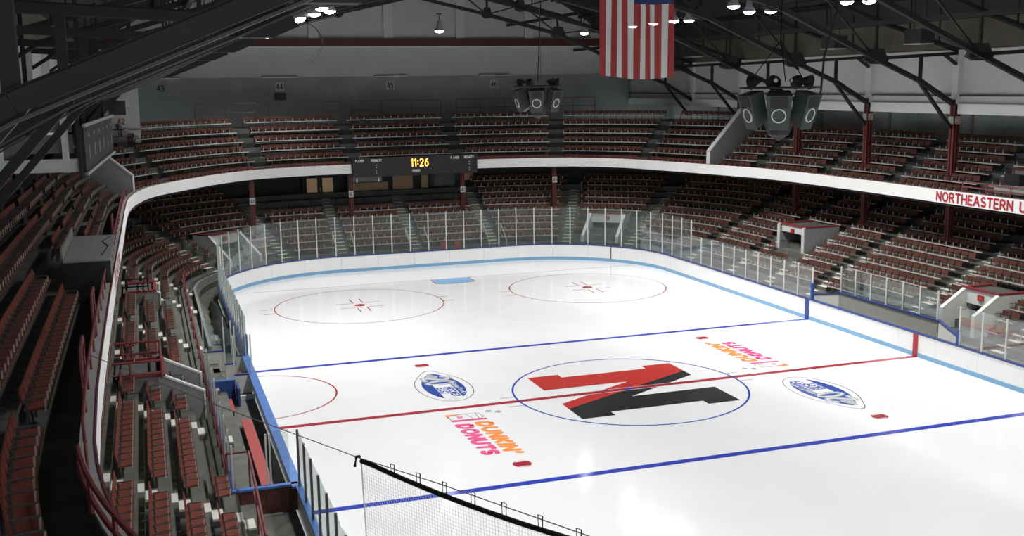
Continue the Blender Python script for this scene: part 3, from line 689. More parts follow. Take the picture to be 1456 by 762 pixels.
# ------------------------------------------------------------------ seats
def seat_parts():
    fx = lambda u, v, q: (q, u, v)
    pan = MB().prism([(.20,.425),(.212,.455),(.30,.448),(.60,.415),(.60,.385),(.22,.40)], -.225, .225, fx)
    back = MB().prism([(.59,.525),(.615,.525),(.64,.62),(.66,.755),(.632,.76),(.612,.62)], -.225, .225, fx)
    fr = MB().beam((-.245,.50,0),(-.245,.56,.62), .024, .045).beam((-.245,.24,.615),(-.245,.58,.615), .03, .025).beam((-.245,.25,.38),(-.245,.245,.60), .034, .03, mi=1)
    return pan, back, fr
sp, sbk, sf = seat_parts()
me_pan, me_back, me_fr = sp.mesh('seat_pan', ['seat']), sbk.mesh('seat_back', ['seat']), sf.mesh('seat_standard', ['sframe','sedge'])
CAND = []     # (bank, block, row, index, count, loc, rz)
def rowseats(bank, path, cuts, k, d, zf, half, skip=(), pitch=.50):
    for bi, (a, c) in enumerate(zip(cuts, cuts[1:])):
        q = np.linspace(a, c, max(3, int((c-a)/.15)))
        P = np.array([path.at(v, d+.4) for v in q]); L = np.r_[0, np.cumsum(np.hypot(*np.diff(P, axis=0).T))]
        h0 = half
        n = int((L[-1]-2*h0)/pitch)
        if n < 1: continue
        off = (L[-1]-n*pitch)/2
        for i in range(n):
            v = float(np.interp(off+(i+.5)*pitch, L, q))
            if any(x0 < v < x1 and k < kk and k >= k0 for x0, x1, k0, kk in skip): continue
            pt = path.at(v, d); CAND.append((bank, bi, k, i, n, (pt[0], pt[1], zf(v)), path.rz(v)))
vs = list(VOMS)+[(rs(-10.2,33.4), rs(4.6,33), 6, NL)]
lsk = vs+[(rs(XL-1,-8.2), rs(XL-1,21.5), 0, 1), (rs(XR+2,7.9), rs(XR+2,-1.8), 0, 1)]
cutsL = sorted([RP.near(XL,-19.8)]+LS+[RP.near(XR,-13.8)])
for k in range(NL): rowseats('lower', RP, cutsL, k, lo_d(k), lambda v: lo_z(k), .50, lsk)
S_BOOTH = (us(-17.0,25.0), us(-14.7,29.0))
pl0, pl1 = us(-18.3,-6.2), us(-18.3,-.5); pr0, pr1 = us(18.4,1.6), us(18.35,-2.6)
usk = [(S_WL-.35, S_WL+.35, 0, 9), (S_WR-.35, S_WR+.35, 0, 9), (pl0, pl1, 0, 2), (pr0, pr1, 0, 2), (S_BOOTH[0], S_BOOTH[1], 4, 9)]
cutsU = sorted([.6]+US+[UP.L-.3])
for k in range(NU): rowseats('upper', UP, cutsU, k, up_d(k), lambda v: up_z(k, v), .48, usk)
def px(p):
    d = np.array(p)-CAM; z = d@_fw
    return (728+FPX*(d@CR)/z, 381-FPX*(d@CU)/z, z)
def visible(c):
    p = np.array(c[5])+[0,0,.5]; x, y, z = px(p)
    if z < 1 or not (-8 < x < 1464 and -8 < y < 775): return False
    if c[0] == 'lower' and p[0] < -18.36:
        t = (-18.36-CAM[0])/(p[0]-CAM[0]); zz = CAM[2]+t*(p[2]-CAM[2])
        if zz > 5.9: return False
    return True
near = sorted([c for c in CAND if visible(c)], key=lambda c: np.linalg.norm(np.array(c[5])-CAM))
IND = near[:300]; ids = {id(c) for c in IND}
O = ['first','second','third','fourth','fifth','sixth','seventh','eighth','ninth','tenth','eleventh','twelfth']
def nth(n): return '%d%s' % (n, 'th' if 10 <= n % 100 <= 20 else {1:'st',2:'nd',3:'rd'}.get(n % 10, 'th'))
blocks = {b: sorted({c[1] for c in IND if c[0] == b}) for b in ('lower','upper')}
proto = None
for c in IND:
    bank, bi, k, i, n, loc, rz = c
    bn = O[blocks[bank].index(bi)] if bank in blocks else ''
    rown = O[k if bank == 'upper' else k]
    where = 'left balcony' if bank == 'upper' else 'lower left'
    lab = 'red seat, %s from near aisle, %s row, %s %s block from camera' % (nth(i+1), rown, bn, where)
    if proto is None:
        proto = t = thing('arena_seat', None, 'seat', loc, rz)
        mobj('seat', me_pan, t, (0,0,0)); mobj('backrest', me_back, t, (0,0,0)); mobj('standard', me_fr, t, (0,0,0))
    else: t = copy_tree(proto, loc, rz)
    t['label'] = lab; t['group'] = 'red seats on the left %s' % ('balcony' if bank == 'upper' else 'lower stand')
# all remaining seats: one object per stand
BV = np.array(sp.v+sbk.v+sf.v); o1, o2 = len(sp.v), len(sp.v)+len(sbk.v)
BF = sp.f+[tuple(a+o1 for a in f) for f in sbk.f]+[tuple(a+o2 for a in f) for f in sf.f]; BM = [0]*(len(sp.f)+len(sbk.f))+[1+q for q in sf.m]
for bank, lab in (('lower','all farther red seats of the lower stand around the rink'), ('upper','all farther red seats of the balcony around the rink')):
    cs = [c for c in CAND if c[0] == bank and id(c) not in ids and c[5][1] > -20]
    V = np.empty((len(cs)*len(BV), 3)); F = []; MI = BM*len(cs)
    for j, c in enumerate(cs):
        co, si = math.cos(c[6]), math.sin(c[6]); o = j*len(BV)
        V[o:o+len(BV),0] = BV[:,0]*co-BV[:,1]*si+c[5][0]; V[o:o+len(BV),1] = BV[:,0]*si+BV[:,1]*co+c[5][1]; V[o:o+len(BV),2] = BV[:,2]+c[5][2]
        F += [tuple(a+o for a in f) for f in BF]
    me = bpy.data.meshes.new('seat_rows'); me.from_pydata(V.tolist(), [], F)
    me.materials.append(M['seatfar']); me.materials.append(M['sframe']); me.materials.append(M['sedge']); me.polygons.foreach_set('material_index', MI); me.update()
    ob = bpy.data.objects.new('seat_rows', me); COL.objects.link(ob); ob['kind'] = 'stuff'; ob['label'] = lab; ob['category'] = 'seats'
# pale rails along the row fronts of the far and right banks
terr = {o.name: o for o in COL.objects}
def row_rails(path, cuts, k, d, zf, skip, par, s_min, s_max, half=.5):
    for a, c in zip(cuts, cuts[1:]):
        a2, c2 = max(a+half, s_min), min(c-half, s_max)
        segs = [(a2, c2)]
        for x0, x1, k0, kk in skip:
            if k < kk and k >= k0:
                segs = [g for u, v in segs for g in ([(u, min(v, x0)), (max(u, x1), v)])]
        for u, v in segs:
            if v-u < .6: continue
            zz = zf((u+v)/2)
            zz += .375; d_ = d+.185
            sweep(MB(), path, [(d_-.02,zz),(d_-.02,zz+.05),(d_+.02,zz+.05),(d_+.02,zz)], u, v, True, caps=True, step=.8).build('row_rail', 'nosing', par)
for k in range(NL): row_rails(RP, cutsL, k, lo_d(k), lambda v: lo_z(k), vs, terr['terrace_lower'], rs(-13.5,30.6), RP.near(XR,-12))
for k in range(NU):
    row_rails(UP, cutsU, k, up_d(k), lambda v: up_z(k, v), usk, terr['terrace_far'], S_WL, S_WR, .35)
    row_rails(UP, cutsU, k, up_d(k), lambda v: up_z(k, v), usk, terr['terrace_right'], S_WR, UP.L-1, .4)

# ------------------------------------------------------------------ rails on the balcony edge
def path_rail(lab, path, s0, s1, d, zb, zr, step, r, mk='railred', group=None, mid=None):
    p0 = path.at(s0, d); t = thing('balcony_rail', lab, 'railing', (p0[0],p0[1],zb))
    for zz in [zr]+([mid] if mid else []):
        MB().tube([path.at(q, d, zz) for q in path.knots(s0, s1, .7)], r, 6).build('rail', mk, t)
    n = max(1, round((s1-s0)/step))
    for q in np.linspace(s0, s1, n+1): MB().tube([path.at(q, d, zb), path.at(q, d, zr)], r*.9, 6).build('post', mk, t)
    return t
path_rail('red pipe rail along the edge of the left balcony', UP, us(-18.3,-21.4), us(-18.1,19), .16, 6.57, 6.97, 1.42, .028)
path_rail('thick red handrail on the ledge at the near bend of the left balcony', UP, 2.6, us(-18.2,-21.7), .27, 6.57, 7.02, 1.25, .04, mid=6.80)
path_rail('red pipe rail on the right balcony edge above the lettering', UP, us(18.4,3.4), us(18.35,-4), .16, 6.57, 7.05, 1.6, .03, mid=6.82)
path_rail('thin red rail along the far balcony edge', UP, S_WL+.5, S_WR-.4, .2, 6.57, 6.72, 2.4, .016)
for i, y in enumerate((-17.4, -12.4, 2.5)):
    s = us(-18.3, y); A, B = UP.at(s-.5,.2), UP.at(s+.5,.2)
    rail_frame('rail_hoop', 'raised red pipe hoop on the left balcony edge, %s from the camera' % O[i], 'railred', [[(A[0],A[1],6.57),(A[0],A[1],7.5),(B[0],B[1],7.5),(B[0],B[1],6.57)]], .03, nm='hoop')
# long red handrail in front of the lower left seats
q0, q1 = RP.near(XL,-8.0), rs(-14.2, 24.5)
t = thing('handrail', 'long dark red handrail in front of the lower left seats', 'railing', tuple(RP.at(q0,1.95,.9)))
for zz in (1.75, 1.35): MB().tube([RP.at(q, 1.93, zz) for q in RP.knots(q0, q1, .8)], .032, 6).build('rail', 'railred', t)
for q in np.arange(q0, q1, 1.9): MB().tube([RP.at(q, 1.93, .9), RP.at(q, 1.93, 1.75)], .03, 6).build('post', 'railred', t)
t = thing('handrail', 'red handrail at the near end of the left bench', 'railing', (-15.7,-7.7,.9))
MB().tube([(-15.75,-7.7,1.9),(-15.15,-7.7,1.9),(-15.3,-13.6,1.9)], .035, 6).build('rail', 'railred', t)
MB().tube([(-15.2,-9.5,1.4),(-15.3,-13.6,1.4)], .03, 6).build('rail', 'railred', t)
for x, y in ((-15.75,-7.7),(-15.15,-7.7),(-15.22,-10.5),(-15.28,-13)): MB().tube([(x,y,.28),(x,y,1.9)], .03, 6).build('post', 'railred', t)
# rails behind the far balcony seats
for i, (x0, x1) in enumerate(((-13.9,-9.9),(-8.9,-3.8),(-2.9,3.8),(4.9,10.6),(12.0,15.6))):
    z0 = 9.02; y = 41.2-.012*x0*x0*(1 if x0 < 9 else .9); segs = []
    n = max(2, round((x1-x0)/2.2))
    for zz in (z0+1.1, z0+1.7): segs.append([(x0,y,zz),(x1,y,zz)])
    for x in np.linspace(x0, x1, n+1): segs.append([(x,y,z0),(x,y,z0+1.7)])
    rail_frame('back_railing', 'thin dark railing behind the top far balcony row, %s from the left' % O[i], 'beamred', segs, .022)
# ------------------------------------------------------------------ partitions, platform, booth, press box
for nm, s, lab in (('partition_wall', S_WL, 'sloping grey partition wall at the left end of the far balcony'), ('partition_wall', S_WR, 'sloping grey partition wall at the right end of the far balcony')):
    b = UP.at(s); t = thing(nm, lab, 'wall', (b[0],b[1],0), UP.rz(s))
    P = [(.26,6.3),(.26,7.35),(3.3,10.0),(4.4,10.0),(4.4,6.3)]
    MB().prism(P, -.12, .12, lambda u, v, q: (q, u, v)).build('wall_panel', 'vomgrey', t, org=(0,0,0))
    MB().beam((0,.22,7.37),(0,3.3,10.03),.30,.07).build('coping', 'pil', t, org=(0,0,0))
    MB().box((0,.24,6.95),(.28,.05,.8)).build('end_face', 'pil', t, org=(0,0,0))
t = thing('camera_platform', 'flat grey plywood platform over the first left balcony rows', 'platform', (-18.95,-3.3,7.2))
MB().box((-18.98,-3.35,7.20),(1.2,5.3,.05)).build('deck', 'plat', t)
MB().box((-19.62,-3.2,7.22),(.05,4.9,.62)).build('side_panel', 'plat', t)
MB().box((-18.98,-6.0,6.62),(1.2,.05,1.12)).build('shade_skirt', 'black', t)  # added black skirt standing in for the shade under the deck
for x in (-19.35,-18.85):
    for y in (-5.8,-.9): MB().box((x+(.0 if x < -19 else .05),y,6.6),(.07,.07,1.15)).build('leg', 'steel', t)
MB().tube([(-18.62,-5.2,7.235),(-18.5,-3.4,7.235),(-18.7,-2.2,7.235),(-18.5,-1.2,7.235)], .012, 5).build('cable', 'cable', t)
t = thing('camera_platform', 'grey platform with dark boxes above the lettering on the right balcony', 'platform', (18.95,-.5,7.0))
MB().box((19.15,-.5,6.98),(1.1,4.0,.06)).build('deck', 'plat', t)
MB().box((18.62,-.5,6.86),(.06,4.0,.3)).build('front_board', 'grey', t)
MB().box((19.75,-.5,7.35),(.08,4.0,.6)).build('back_panel', 'press', t)
MB().box((19.5,1.2,7.25),(.5,.9,.5)).build('dark_box', 'black', t)
for y in (-2.2,1.2): MB().box((19.3,y,6.7),(.08,.08,.6)).build('leg', 'steel', t)
# white booth
t = thing('booth', 'white booth with a dark window and number 42 in the far left corner', 'booth', (-19.4,31.5,8.4))
MB().box((-19.9,31.6,10.9),(4.9,.15,4.6)).build('front_wall', 'booth', t); MB().box((-17.5,33.4,10.9),(.14,3.6,4.6)).build('side_wall', 'booth', t)
MB().box((-18.62,31.5,10.72),(1.06,.06,.98)).build('window_frame', 'vom', t); o = MB().box((-18.64,31.46,10.70),(.94,.05,.84)).build('window_pane', 'dkglass', t)
MB().box((-18.3,31.48,9.42),(2.6,.08,.06)).box((-18.5,31.48,9.2),(.06,.08,.45)).build('wall_trim', 'beamred', t)
w = MB(); write(w, '42', lambda u, v: (-18.66+u, 31.50, 9.75+v), .30, .05, gap=.22); w.build('booth_number', 'inkred', t)
# press box with the side scoreboard
t = thing('press_box', 'grey steel press box hanging over the left balcony seats', 'press box', (-20.5,-10,9.9))
MB().box((-21.6,-6.0,10.02),(5.6,8.0,.06)).build('box_floor', 'press', t)
MB().box((-21.7,-10.02,10.06),(5.9,.14,.30)).build('bottom_beam', 'pil', t)
for i, x in enumerate((-19.6,-21.2,-22.8)): MB().box((x,-9.95,10.55),(1.5,.06,.42)).build('wall_panel', 'press', t); MB().box((x,-9.95,11.05),(1.5,.05,.46)).build('wall_panel', 'press', t)
for x in (-19.02,-20.4,-22.0): MB().box((x,-10.03,10.7),(.14,.14,1.6)).build('upright', 'pil', t)
MB().box((-18.72,-10.1,10.5),(.08,.14,1.5)).build('end_post', 'steel', t)
for x, y in ((-20.45,-9.9),(-20.45,-2.2)): MB().box((x,y,12.2),(.12,.12,4.3)).build('hanger', 'steel', t)
MB().box((-18.62,-9.4,12.6),(.08,.08,3.6)).box((-18.45,-1,12.6),(.08,.08,3.6)).build('hanger', 'steel', t)
sb = thing('side_scoreboard', 'dark side scoreboard seen edge-on above the left balcony', 'scoreboard', (-18.52,-5.2,10.4), math.radians(-2.4))
MB().box((0,0,0),(.22,9.4,1.06)).build('cabinet', 'spkdk', sb, org=(0,0,0))
MB().box((.12,0,.56),(.06,9.5,.08)).box((.12,0,-.56),(.06,9.5,.08)).build('frame', 'grey', sb, org=(0,0,0))
w = MB()
for y0, s_ in ((-2.6,'HOME'),(2.2,'GUEST')): pass
for j in range(6):
    w.box((.115,-3.6+j*1.5,.30),(.012,.5,.10)); w.box((.115,-3.6+j*1.5,-.1),(.012,.3,.32))
w.build('score_panels', 'press', sb, org=(0,0,0))
# ------------------------------------------------------------------ main scoreboard
p0, p1 = UP.at(sb0), UP.at(sb1); c = (p0+p1)/2; d = p1-p0; L = np.hypot(*d); rz = math.atan2(d[1], d[0])
t = thing('scoreboard', 'long black scoreboard on the far balcony front showing 11:26 in amber', 'scoreboard', (c[0],c[1],5.7), rz)
MB().box((0,-.05,.64),(L-.1,.40,1.24)).build('cabinet', 'black', t, org=(0,0,0))
MB().box((0,-.26,1.25),(L-.1,.05,.05)).box((0,-.26,.02),(L-.1,.05,.05)).box((-1.9,-.26,.64),(.04,.03,1.2)).box((2.6,-.26,.64),(.04,.03,1.2)).build('frame', 'blackb', t, org=(0,0,0))
def sbt(s_, u, v, h, tk, mk, gap=.24, xs=.9, nm='lettering'):
    w = MB(); write(w, s_, lambda a, b: (u+a, -.258, v+b), h, tk, gap=gap, xs=xs); return w.build(nm, mk, t, org=(0,0,0))
sbt('PLAYER', -4.25, 1.02, .15, .034, 'txt'); sbt('PENALTY', -3.15, 1.02, .15, .034, 'txt')
sbt('PLAYER', 2.5, 1.02, .15, .034, 'txt'); sbt('PENALTY', 3.5, 1.02, .15, .034, 'txt'); sbt('PERIOD', -.28, .22, .15, .034, 'txt')
sbt('11:26', -.36, .60, .50, .085, 'digit', gap=.34, xs=.86, nm='clock_digits')
for x in (-2.82, 3.85):
    for z in (.78,.62,.36,.20): MB().box((x,-.258,z),(.05,.012,.06)).build('penalty_dot', 'txt', t, org=(0,0,0))
for x in (-4.2,-2.7): MB().box((x,-.24,-.22),(.06,.05,.24)).build('hook', 'txt', t, org=(0,0,0))
# ------------------------------------------------------------------ section numbers, strip lights, exit sign, wall speaker
for n, x in (('43',-15.9),('44',-7.6),('45',.65),('46',8.9)):
    od = ['leftmost','second from left','third from left','rightmost'][int(n)-43]
    t = thing('section_sign', 'small section number plate on the far wall, %s of four' % od, 'sign', (x,YB-.05,11.82), group='section numbers on the far wall')
    MB().box((x,YB-.06,11.82),(.62,.04,.62)).build('plate', 'sign' if n != '43' else 'walllo', t)
    w = MB(); write(w, n, lambda u, v: (x-.24+u, YB-.09, 11.62+v), .40, .06, gap=.2, xs=.9); w.build('number', 'ink', t)
    l = thing('strip_light', 'unlit strip light high on the far wall, %s of four' % od, 'light', (x,YB-.1,12.5), group='strip lights on the far wall')
    MB().box((x+.05,YB-.16,12.50),(2.5,.16,.07)).build('housing', 'ring', l); MB().box((x+.05,YB-.16,12.55),(2.56,.2,.03)).build('cover', 'walldk', l)
t = thing('wall_speaker', 'dark box loudspeaker below section number 44 on the far wall', 'speaker', (-7.6,43.8,11.1))
MB().box((-7.6,43.85,11.12),(.76,.2,.46)).build('cabinet', 'spkdk', t); MB().box((-7.6,43.74,11.12),(.66,.02,.36)).build('grille', 'black', t)
t = thing('exit_sign', 'small lit red exit sign on the far wall right of the flag', 'sign', (23.2,43.8,11.9))
p = np.array([20.2,43.9,0]); s_ = None
MB().box((24.3,43.85,11.85),(.34,.1,.3)).build('sign_box', 'exit', t); MB().box((24.3,43.79,11.85),(.2,.02,.24)).build('sign_face', 'exitlit', t)
# doors and lit windows at the back of the far lower stand
t = thing('door_1', 'double door with tan papered panes under the far balcony', None, (-5.5,40.35,3.9), kind='structure')
MB().box((-5.55,40.42,4.4),(2.5,.10,2.6)).build('door_frame', 'walldk', t)
for x in (-6.1,-4.98):
    l = MB().box((x,40.34,4.35),(1.05,.06,2.3)).build('door_leaf', 'wallgreen' if 0 else 'walldk', t)
    MB().box((x,40.29,4.82),(.74,.04,1.0)).build('door_pane', 'tan', l)
MB().box((-5.54,40.28,4.5),(.05,.05,.30)).build('door_handle', 'txt', t)
t = thing('window_1', 'long window with a tan lit room behind under the scoreboard', None, (1.0,40.35,4.6), kind='structure')
MB().box((1.2,40.42,4.75),(9.6,.10,1.9)).build('window_frame', 'walldk', t)
for x, w_, z, h, mk in ((-2.0,2.9,4.55,.62,'tandim'),(-2.2,2.4,5.1,.35,'wallgreen'),(.55,1.5,4.75,1.0,'tandim'),(2.2,.5,4.75,1.0,'tandim'),(3.6,1.9,4.75,1.0,'dkglass'),(5.5,.8,5.0,.5,'tandim')):
    MB().box((x,40.34,z),(w_,.04,h)).build('window_pane', mk, t)
# ------------------------------------------------------------------ ceiling lamps
ld = bpy.data.lights.new('lamp_spot', 'SPOT'); ld.energy = LAMP_W; ld.spot_size = math.radians(SPOT_DEG); ld.spot_blend = SPOT_BLEND
ld.shadow_soft_size = .28; ld.color = (1.0, .985, .97)
lamp = thing('high_bay_lamp', None, 'lamp')
MB().lathe([(.04,.62),(.13,.60),(.15,.30),(.30,.05),(.31,0),(.28,0),(.14,.28)], 14).build('reflector', 'reflector', lamp, org=(0,0,0), smooth=True)
MB().lathe([(0,-.12),(.14,-.10),(.24,-.05),(.28,.02)], 14).build('lens', 'lamp', lamp, org=(0,0,0))
MB().tube([(0,0,.6),(0,0,1.0)], .03, 5).box((0,0,1.0),(.3,.12,.06)).build('bracket', 'steel', lamp, org=(0,0,0))
lo = bpy.data.objects.new('light', ld); COL.objects.link(lo); lo.parent = lamp; lo.location = (0,0,-.15)
RL = [(10.4,29.3,'lit high-bay lamp just left of the flag'),(10.0,21.1,'lit high-bay lamp hidden behind the flag, farther one'),(9.9,18.2,'lit high-bay lamp hidden behind the flag, nearer one'),(10.6,15.4,'lit high-bay lamp just right of the flag'),
  (9.95,15.9,'narrow lit high-bay lamp beside the one right of the flag'),(7.45,5.45,'brightest lit lamp left of the right hand trio'),(10.2,8.7,'lit lamp seen edge-on in the right hand trio'),(11.0,8.1,'right lamp of the right hand trio'),
  (11.1,2.45,'left lamp of the top right pair'),(11.85,1.95,'right lamp of the top right pair')]
LL = [(-9.33,34.8,'lowest and farthest lit lamp of the left row'),(-9.57,26.1,'second farthest lit lamp of the left row'),(-9.7,17.6,'third farthest lit lamp of the left row'),(-9.9,15.6,'small lit lamp below the left row, farther one'),
  (-9.65,12.8,'fourth farthest lit lamp of the left row'),(-9.9,9.2,'nearest lit lamp of the left row in view'),(-9.3,10.8,'small lit lamp below the left row, nearer one')]
HID = [(11.5,-5),(9.5,-9),(11,-11.5),(11,-18),(11,-25),(-9.7,2.6),(-9.7,-4),(-9.0,-9),(-9.7,-11),(-9.7,-18),(-9.7,-25),(0,-20),(0,27)]  # lamp rows carried on nearer, plus lamps added to brighten and even the ice
for i, (x, y, lb) in enumerate(RL+LL+[(x, y, 'assumed high-bay lamp evening the ice light, %s of those out of view' % nth(j+1)) for j, (x, y) in enumerate(HID)]):
    o = lamp if i == 0 else copy_tree(lamp)
    o.location = (x, y, 15.0); o['label'] = lb; o['group'] = 'high-bay lamps over the ice'
# ------------------------------------------------------------------ flag
FW, FH, FX, FY, FZ = 2.96, 5.6, .06, -.3, 11.98
t = thing('flag', 'large striped American flag hanging vertically over centre ice', 'flag', (FX,FY,FZ+FH))
warp = lambda u: u+.012*math.sin(2*math.pi*u*2.3+.6)
def fpt(u, v):   # u across 0..1, v up 0..1
    return (FX+(warp(u)-.5)*FW*(1-.01*math.sin(3*v)), FY+.07*math.sin(u*17+v*2.0)+.03*math.sin(u*41+1+v*3), FZ+v*FH+(1-v)*(.06*math.cos(u*5.5)-.03*u*2))
def fsheet(u0, u1, v0, v1, nu, nv, dy=0, nm='x', mk='flagr'):
    mb = MB(); vs = [fpt(u0+(u1-u0)*i/nu, v0+(v1-v0)*j/nv) for j in range(nv+1) for i in range(nu+1)]; vs = [(a, b+dy, c_) for a, b, c_ in vs]
    mb.add(vs, [(j*(nu+1)+i, j*(nu+1)+i+1, (j+1)*(nu+1)+i+1, (j+1)*(nu+1)+i) for j in range(nv) for i in range(nu)]); return mb.build(nm, mk, t, smooth=True)
for k in range(13): fsheet(k/13, (k+1)/13, 0, 1 if k < 6 else .475, 4, 10, 0, 'red_stripe' if k % 2 == 0 else 'white_stripe', 'flagr' if k % 2 == 0 else 'flagw')
fsheet(6/13, 1, .475, 1, 14, 10, 0, 'canton', 'flagb')
MB().tube([(FX-1.6,FY,FZ+FH+.02),(FX+1.6,FY,FZ+FH+.02)], .03, 6).build('pole', 'steel', t)
# ------------------------------------------------------------------ loudspeaker clusters
def cluster(loc, rz, lab):
    t = thing('speaker_cluster', lab, 'speaker', loc, rz)
    for i, a in enumerate((0, 57, -57, 123, -123, 180)):
        R = Matrix.Rotation(math.radians(a), 3, 'Z')@Matrix.Rotation(math.radians(17), 3, 'X')
        tf = lambda p: tuple(R@Vector(p))
        w1, w0, h, dp = .36, .27, .50, .46
        def add(mb): mb.v = [tf(p) for p in mb.v]; return mb
        y = -1.08
        b = MB().add([(-w0,y,-h),(w0,y,-h),(w1,y,h),(-w1,y,h),(-w0*.8,y+dp,-h*.7),(w0*.8,y+dp,-h*.7),(w1*.8,y+dp,h),(-w1*.8,y+dp,h)], [(0,1,2,3),(5,4,7,6),(4,0,3,7),(1,5,6,2),(3,2,6,7),(4,5,1,0)])
        cab = add(b).build('cabinet', 'spk', t, org=(0,0,0))
        r = MB(); n = 26
        vs = [(rr*math.cos(2*math.pi*k/n), y-dy, -.08+rr*math.sin(2*math.pi*k/n)) for rr, dy in ((.175,.0),(.175,.03),(.205,.03),(.205,.0)) for k in range(n)]
        r.add(vs, [(j*n+k, j*n+(k+1) % n, (j+1)*n+(k+1) % n, (j+1)*n+k) for j in range(3) for k in range(n)])
        add(r).build('horn_ring', 'ring', cab, org=(0,0,0))
        add(MB().lathe([(.02,.16),(.08,.10),(.175,0)], 20)).build('x', 'spkdk', cab, org=(0,0,0)) if 0 else None
        add(MB().box((0,y-.006,.30),(.46,.02,.30))).build('grille', 'spkdk', cab, org=(0,0,0))
        cone = MB().lathe([(0,-.10),(.06,-.06),(.175,.01)], 20); cone.v = [(a_, y-.012-c_*.1, -.08+b_) for a_, b_, c_ in cone.v]
        add(cone).build('horn', 'spk', cab, org=(0,0,0))
    MB().tube([(1.1*math.cos(a), 1.1*math.sin(a), .38) for a in np.linspace(0, 2*math.pi, 13)], .035, 6).build('ring_frame', 'spkdk', t, org=(0,0,0))
    for a in (20, 140, 260):
        q = math.radians(a); MB().beam((-1.1*math.cos(q),-1.1*math.sin(q),.38),(1.1*math.cos(q),1.1*math.sin(q),.38),.06,.06).build('cross_bar', 'spkdk', t, org=(0,0,0))
    for a in (-100, -30, 60, 150):
        q = math.radians(a); c_ = np.array([.75*math.cos(q), .75*math.sin(q), .56])
        hm = MB().lathe([(.06,-.12),(.10,0),(.22,.22)], 10); RR = Matrix.Rotation(q, 3, 'Z')@Matrix.Rotation(math.radians(100), 3, 'Y')
        hm.v = [tuple(np.array(RR@Vector(p))+c_) for p in hm.v]; hm.build('top_horn', 'spkdk', t, org=(0,0,0))
    lowc = MB().lathe([(.46,-.50),(.44,-.56),(.30,-.95),(.05,-1.12)], 8); lowc.build('bottom_cabinet', 'spkdk', t, org=(0,0,0))
    H = 15.9-loc[2]
    return t, H
rz1 = math.atan2(-36.8+10, -17.3)+math.pi/2
t, H_ = cluster((.0,-9.9,11.2), rz1, 'large grey loudspeaker cluster hanging in front of the right balcony')
for a in (40, 160, 280):
    q = math.radians(a); MB().tube([(.9*math.cos(q),.9*math.sin(q),.55),(0,0,1.7)], .014, 5).build('sling', 'cable', t, org=(0,0,0))
MB().tube([(0,0,1.7),(0,0,H_)], .018, 5).build('hoist_cable', 'cable', t, org=(0,0,0))
MB().tube([(1.0,.2,-.6),(1.15,.2,.3),(1.2,.25,1.2),(1.7,.8,3.2),(1.9,1.2,6.0)], .035, 6).build('supply_cable', 'spkdk', t, org=(0,0,0))
t, H_ = cluster((.0,10.0,11.3), rz1+1.15, 'smaller looking dark loudspeaker cluster hanging before the far balcony')
MB().tube([(-.3,-.2,.55),(-1.2,-1.2,6.0)], .02, 5).build('hoist_cable', 'cable', t, org=(0,0,0)); MB().tube([(.5,.2,.55),(.9,.6,6.0)], .014, 5).build('sling', 'wire', t, org=(0,0,0))
# ------------------------------------------------------------------ heaters under the right roof, loose cable on the left
for i, (y, lb) in enumerate(((5.0,'dark box heater hanging under the right roof, nearest'),(11.5,'dark box heater hanging under the right roof, second'),(26.5,'dark box heater hanging under the right roof, farthest'))):
    t = thing('unit_heater', lb, 'heater', (17.0,y,13.7))
    MB().box((17,y,13.72),(.8,1.1,.62)).build('casing', 'spkdk', t); MB().box((16.95,y,13.37),(.75,1.15,.05)).build('louvre', 'grey', t)
    for dy in (-.4,.4): MB().tube([(17,y+dy,14.0),(17,y+dy,16.4)], .02, 5).build('hanger', 'steel', t)
t = thing('hanging_cable', 'black cable dangling below the left lamp row in front of the far wall', 'cable', (-8.8,9.0,15))
P = [(-9.8,13.18,15.22),(-9.85,13.6,15.1),(-9.8,14.0,14.7),(-9.43,14.0,14.45),(-9.22,14.0,14.13),(-9.13,14.0,13.81),(-9.21,14.0,13.56),(-9.49,14.0,13.14),(-9.76,14.0,12.82)]
MB().tube(P, .02, 5).build('cable', 'cable', t)

# ------------------------------------------------------------------ left benches and penalty boxes
t = thing('partition', 'brown paneled partition with blue top at the near end of the left bench', 'partition', (-14.8,-8.3,.28))
MB().box((-14.8,-8.3,.64),(1.7,.08,.72)).build('panel', 'brown', t); MB().box((-14.8,-8.3,1.03),(1.75,.16,.06)).build('top_rail', 'capL', t)
for x in (-15.3,-14.6): MB().box((x,-8.355,.66),(.34,.02,.5)).build('door_panel', 'beamred', t)
for x in (-14.72,-14.62): MB().box((x,-8.2,1.75),(.05,.05,1.5)).build('post', 'post', t)
MB().box((-14.35,-8.3,1.85),(.45,.02,1.5)).build('glass_pane', 'glass', t)
t = thing('bench', 'long red players bench along the left boards', 'bench', (-14.6,-3.5,.28))
MB().box((-14.6,-3.5,.50),(.34,6.5,.05)).build('plank', 'benchred', t)
for y in (-6.4,-3.5,-.6): MB().box((-14.6,y,.38),(.28,.08,.2)).build('leg', 'stepd', t)
t = thing('bench', 'short red bench by the blue partition on the left', 'bench', (-15.02,1.7,.28))
MB().box((-15.02,1.72,.50),(.30,1.6,.05)).build('plank', 'benchred', t)
for y in (1.1,2.3): MB().box((-15.02,y,.38),(.24,.08,.2)).build('leg', 'stepd', t)
t = thing('bench_wall', 'low dark blue wall with glass behind the left bench', 'partition', (-15.62,-2,.28))
MB().box((-15.62,-2.2,.62),(.08,11.9,.68)).build('wall_panel', 'blue', t); MB().box((-15.62,-2.2,.98),(.14,12.0,.06)).build('top_rail', 'cap', t)
for i in range(9):
    y = -8.0+i*1.45; MB().box((-15.62,y,1.6),(.05,.05,1.25)).build('glass_post', 'post', t)
    if i < 8: MB().box((-15.62,y+.72,1.58),(.016,1.36,1.15)).build('glass_pane', 'glass', t)
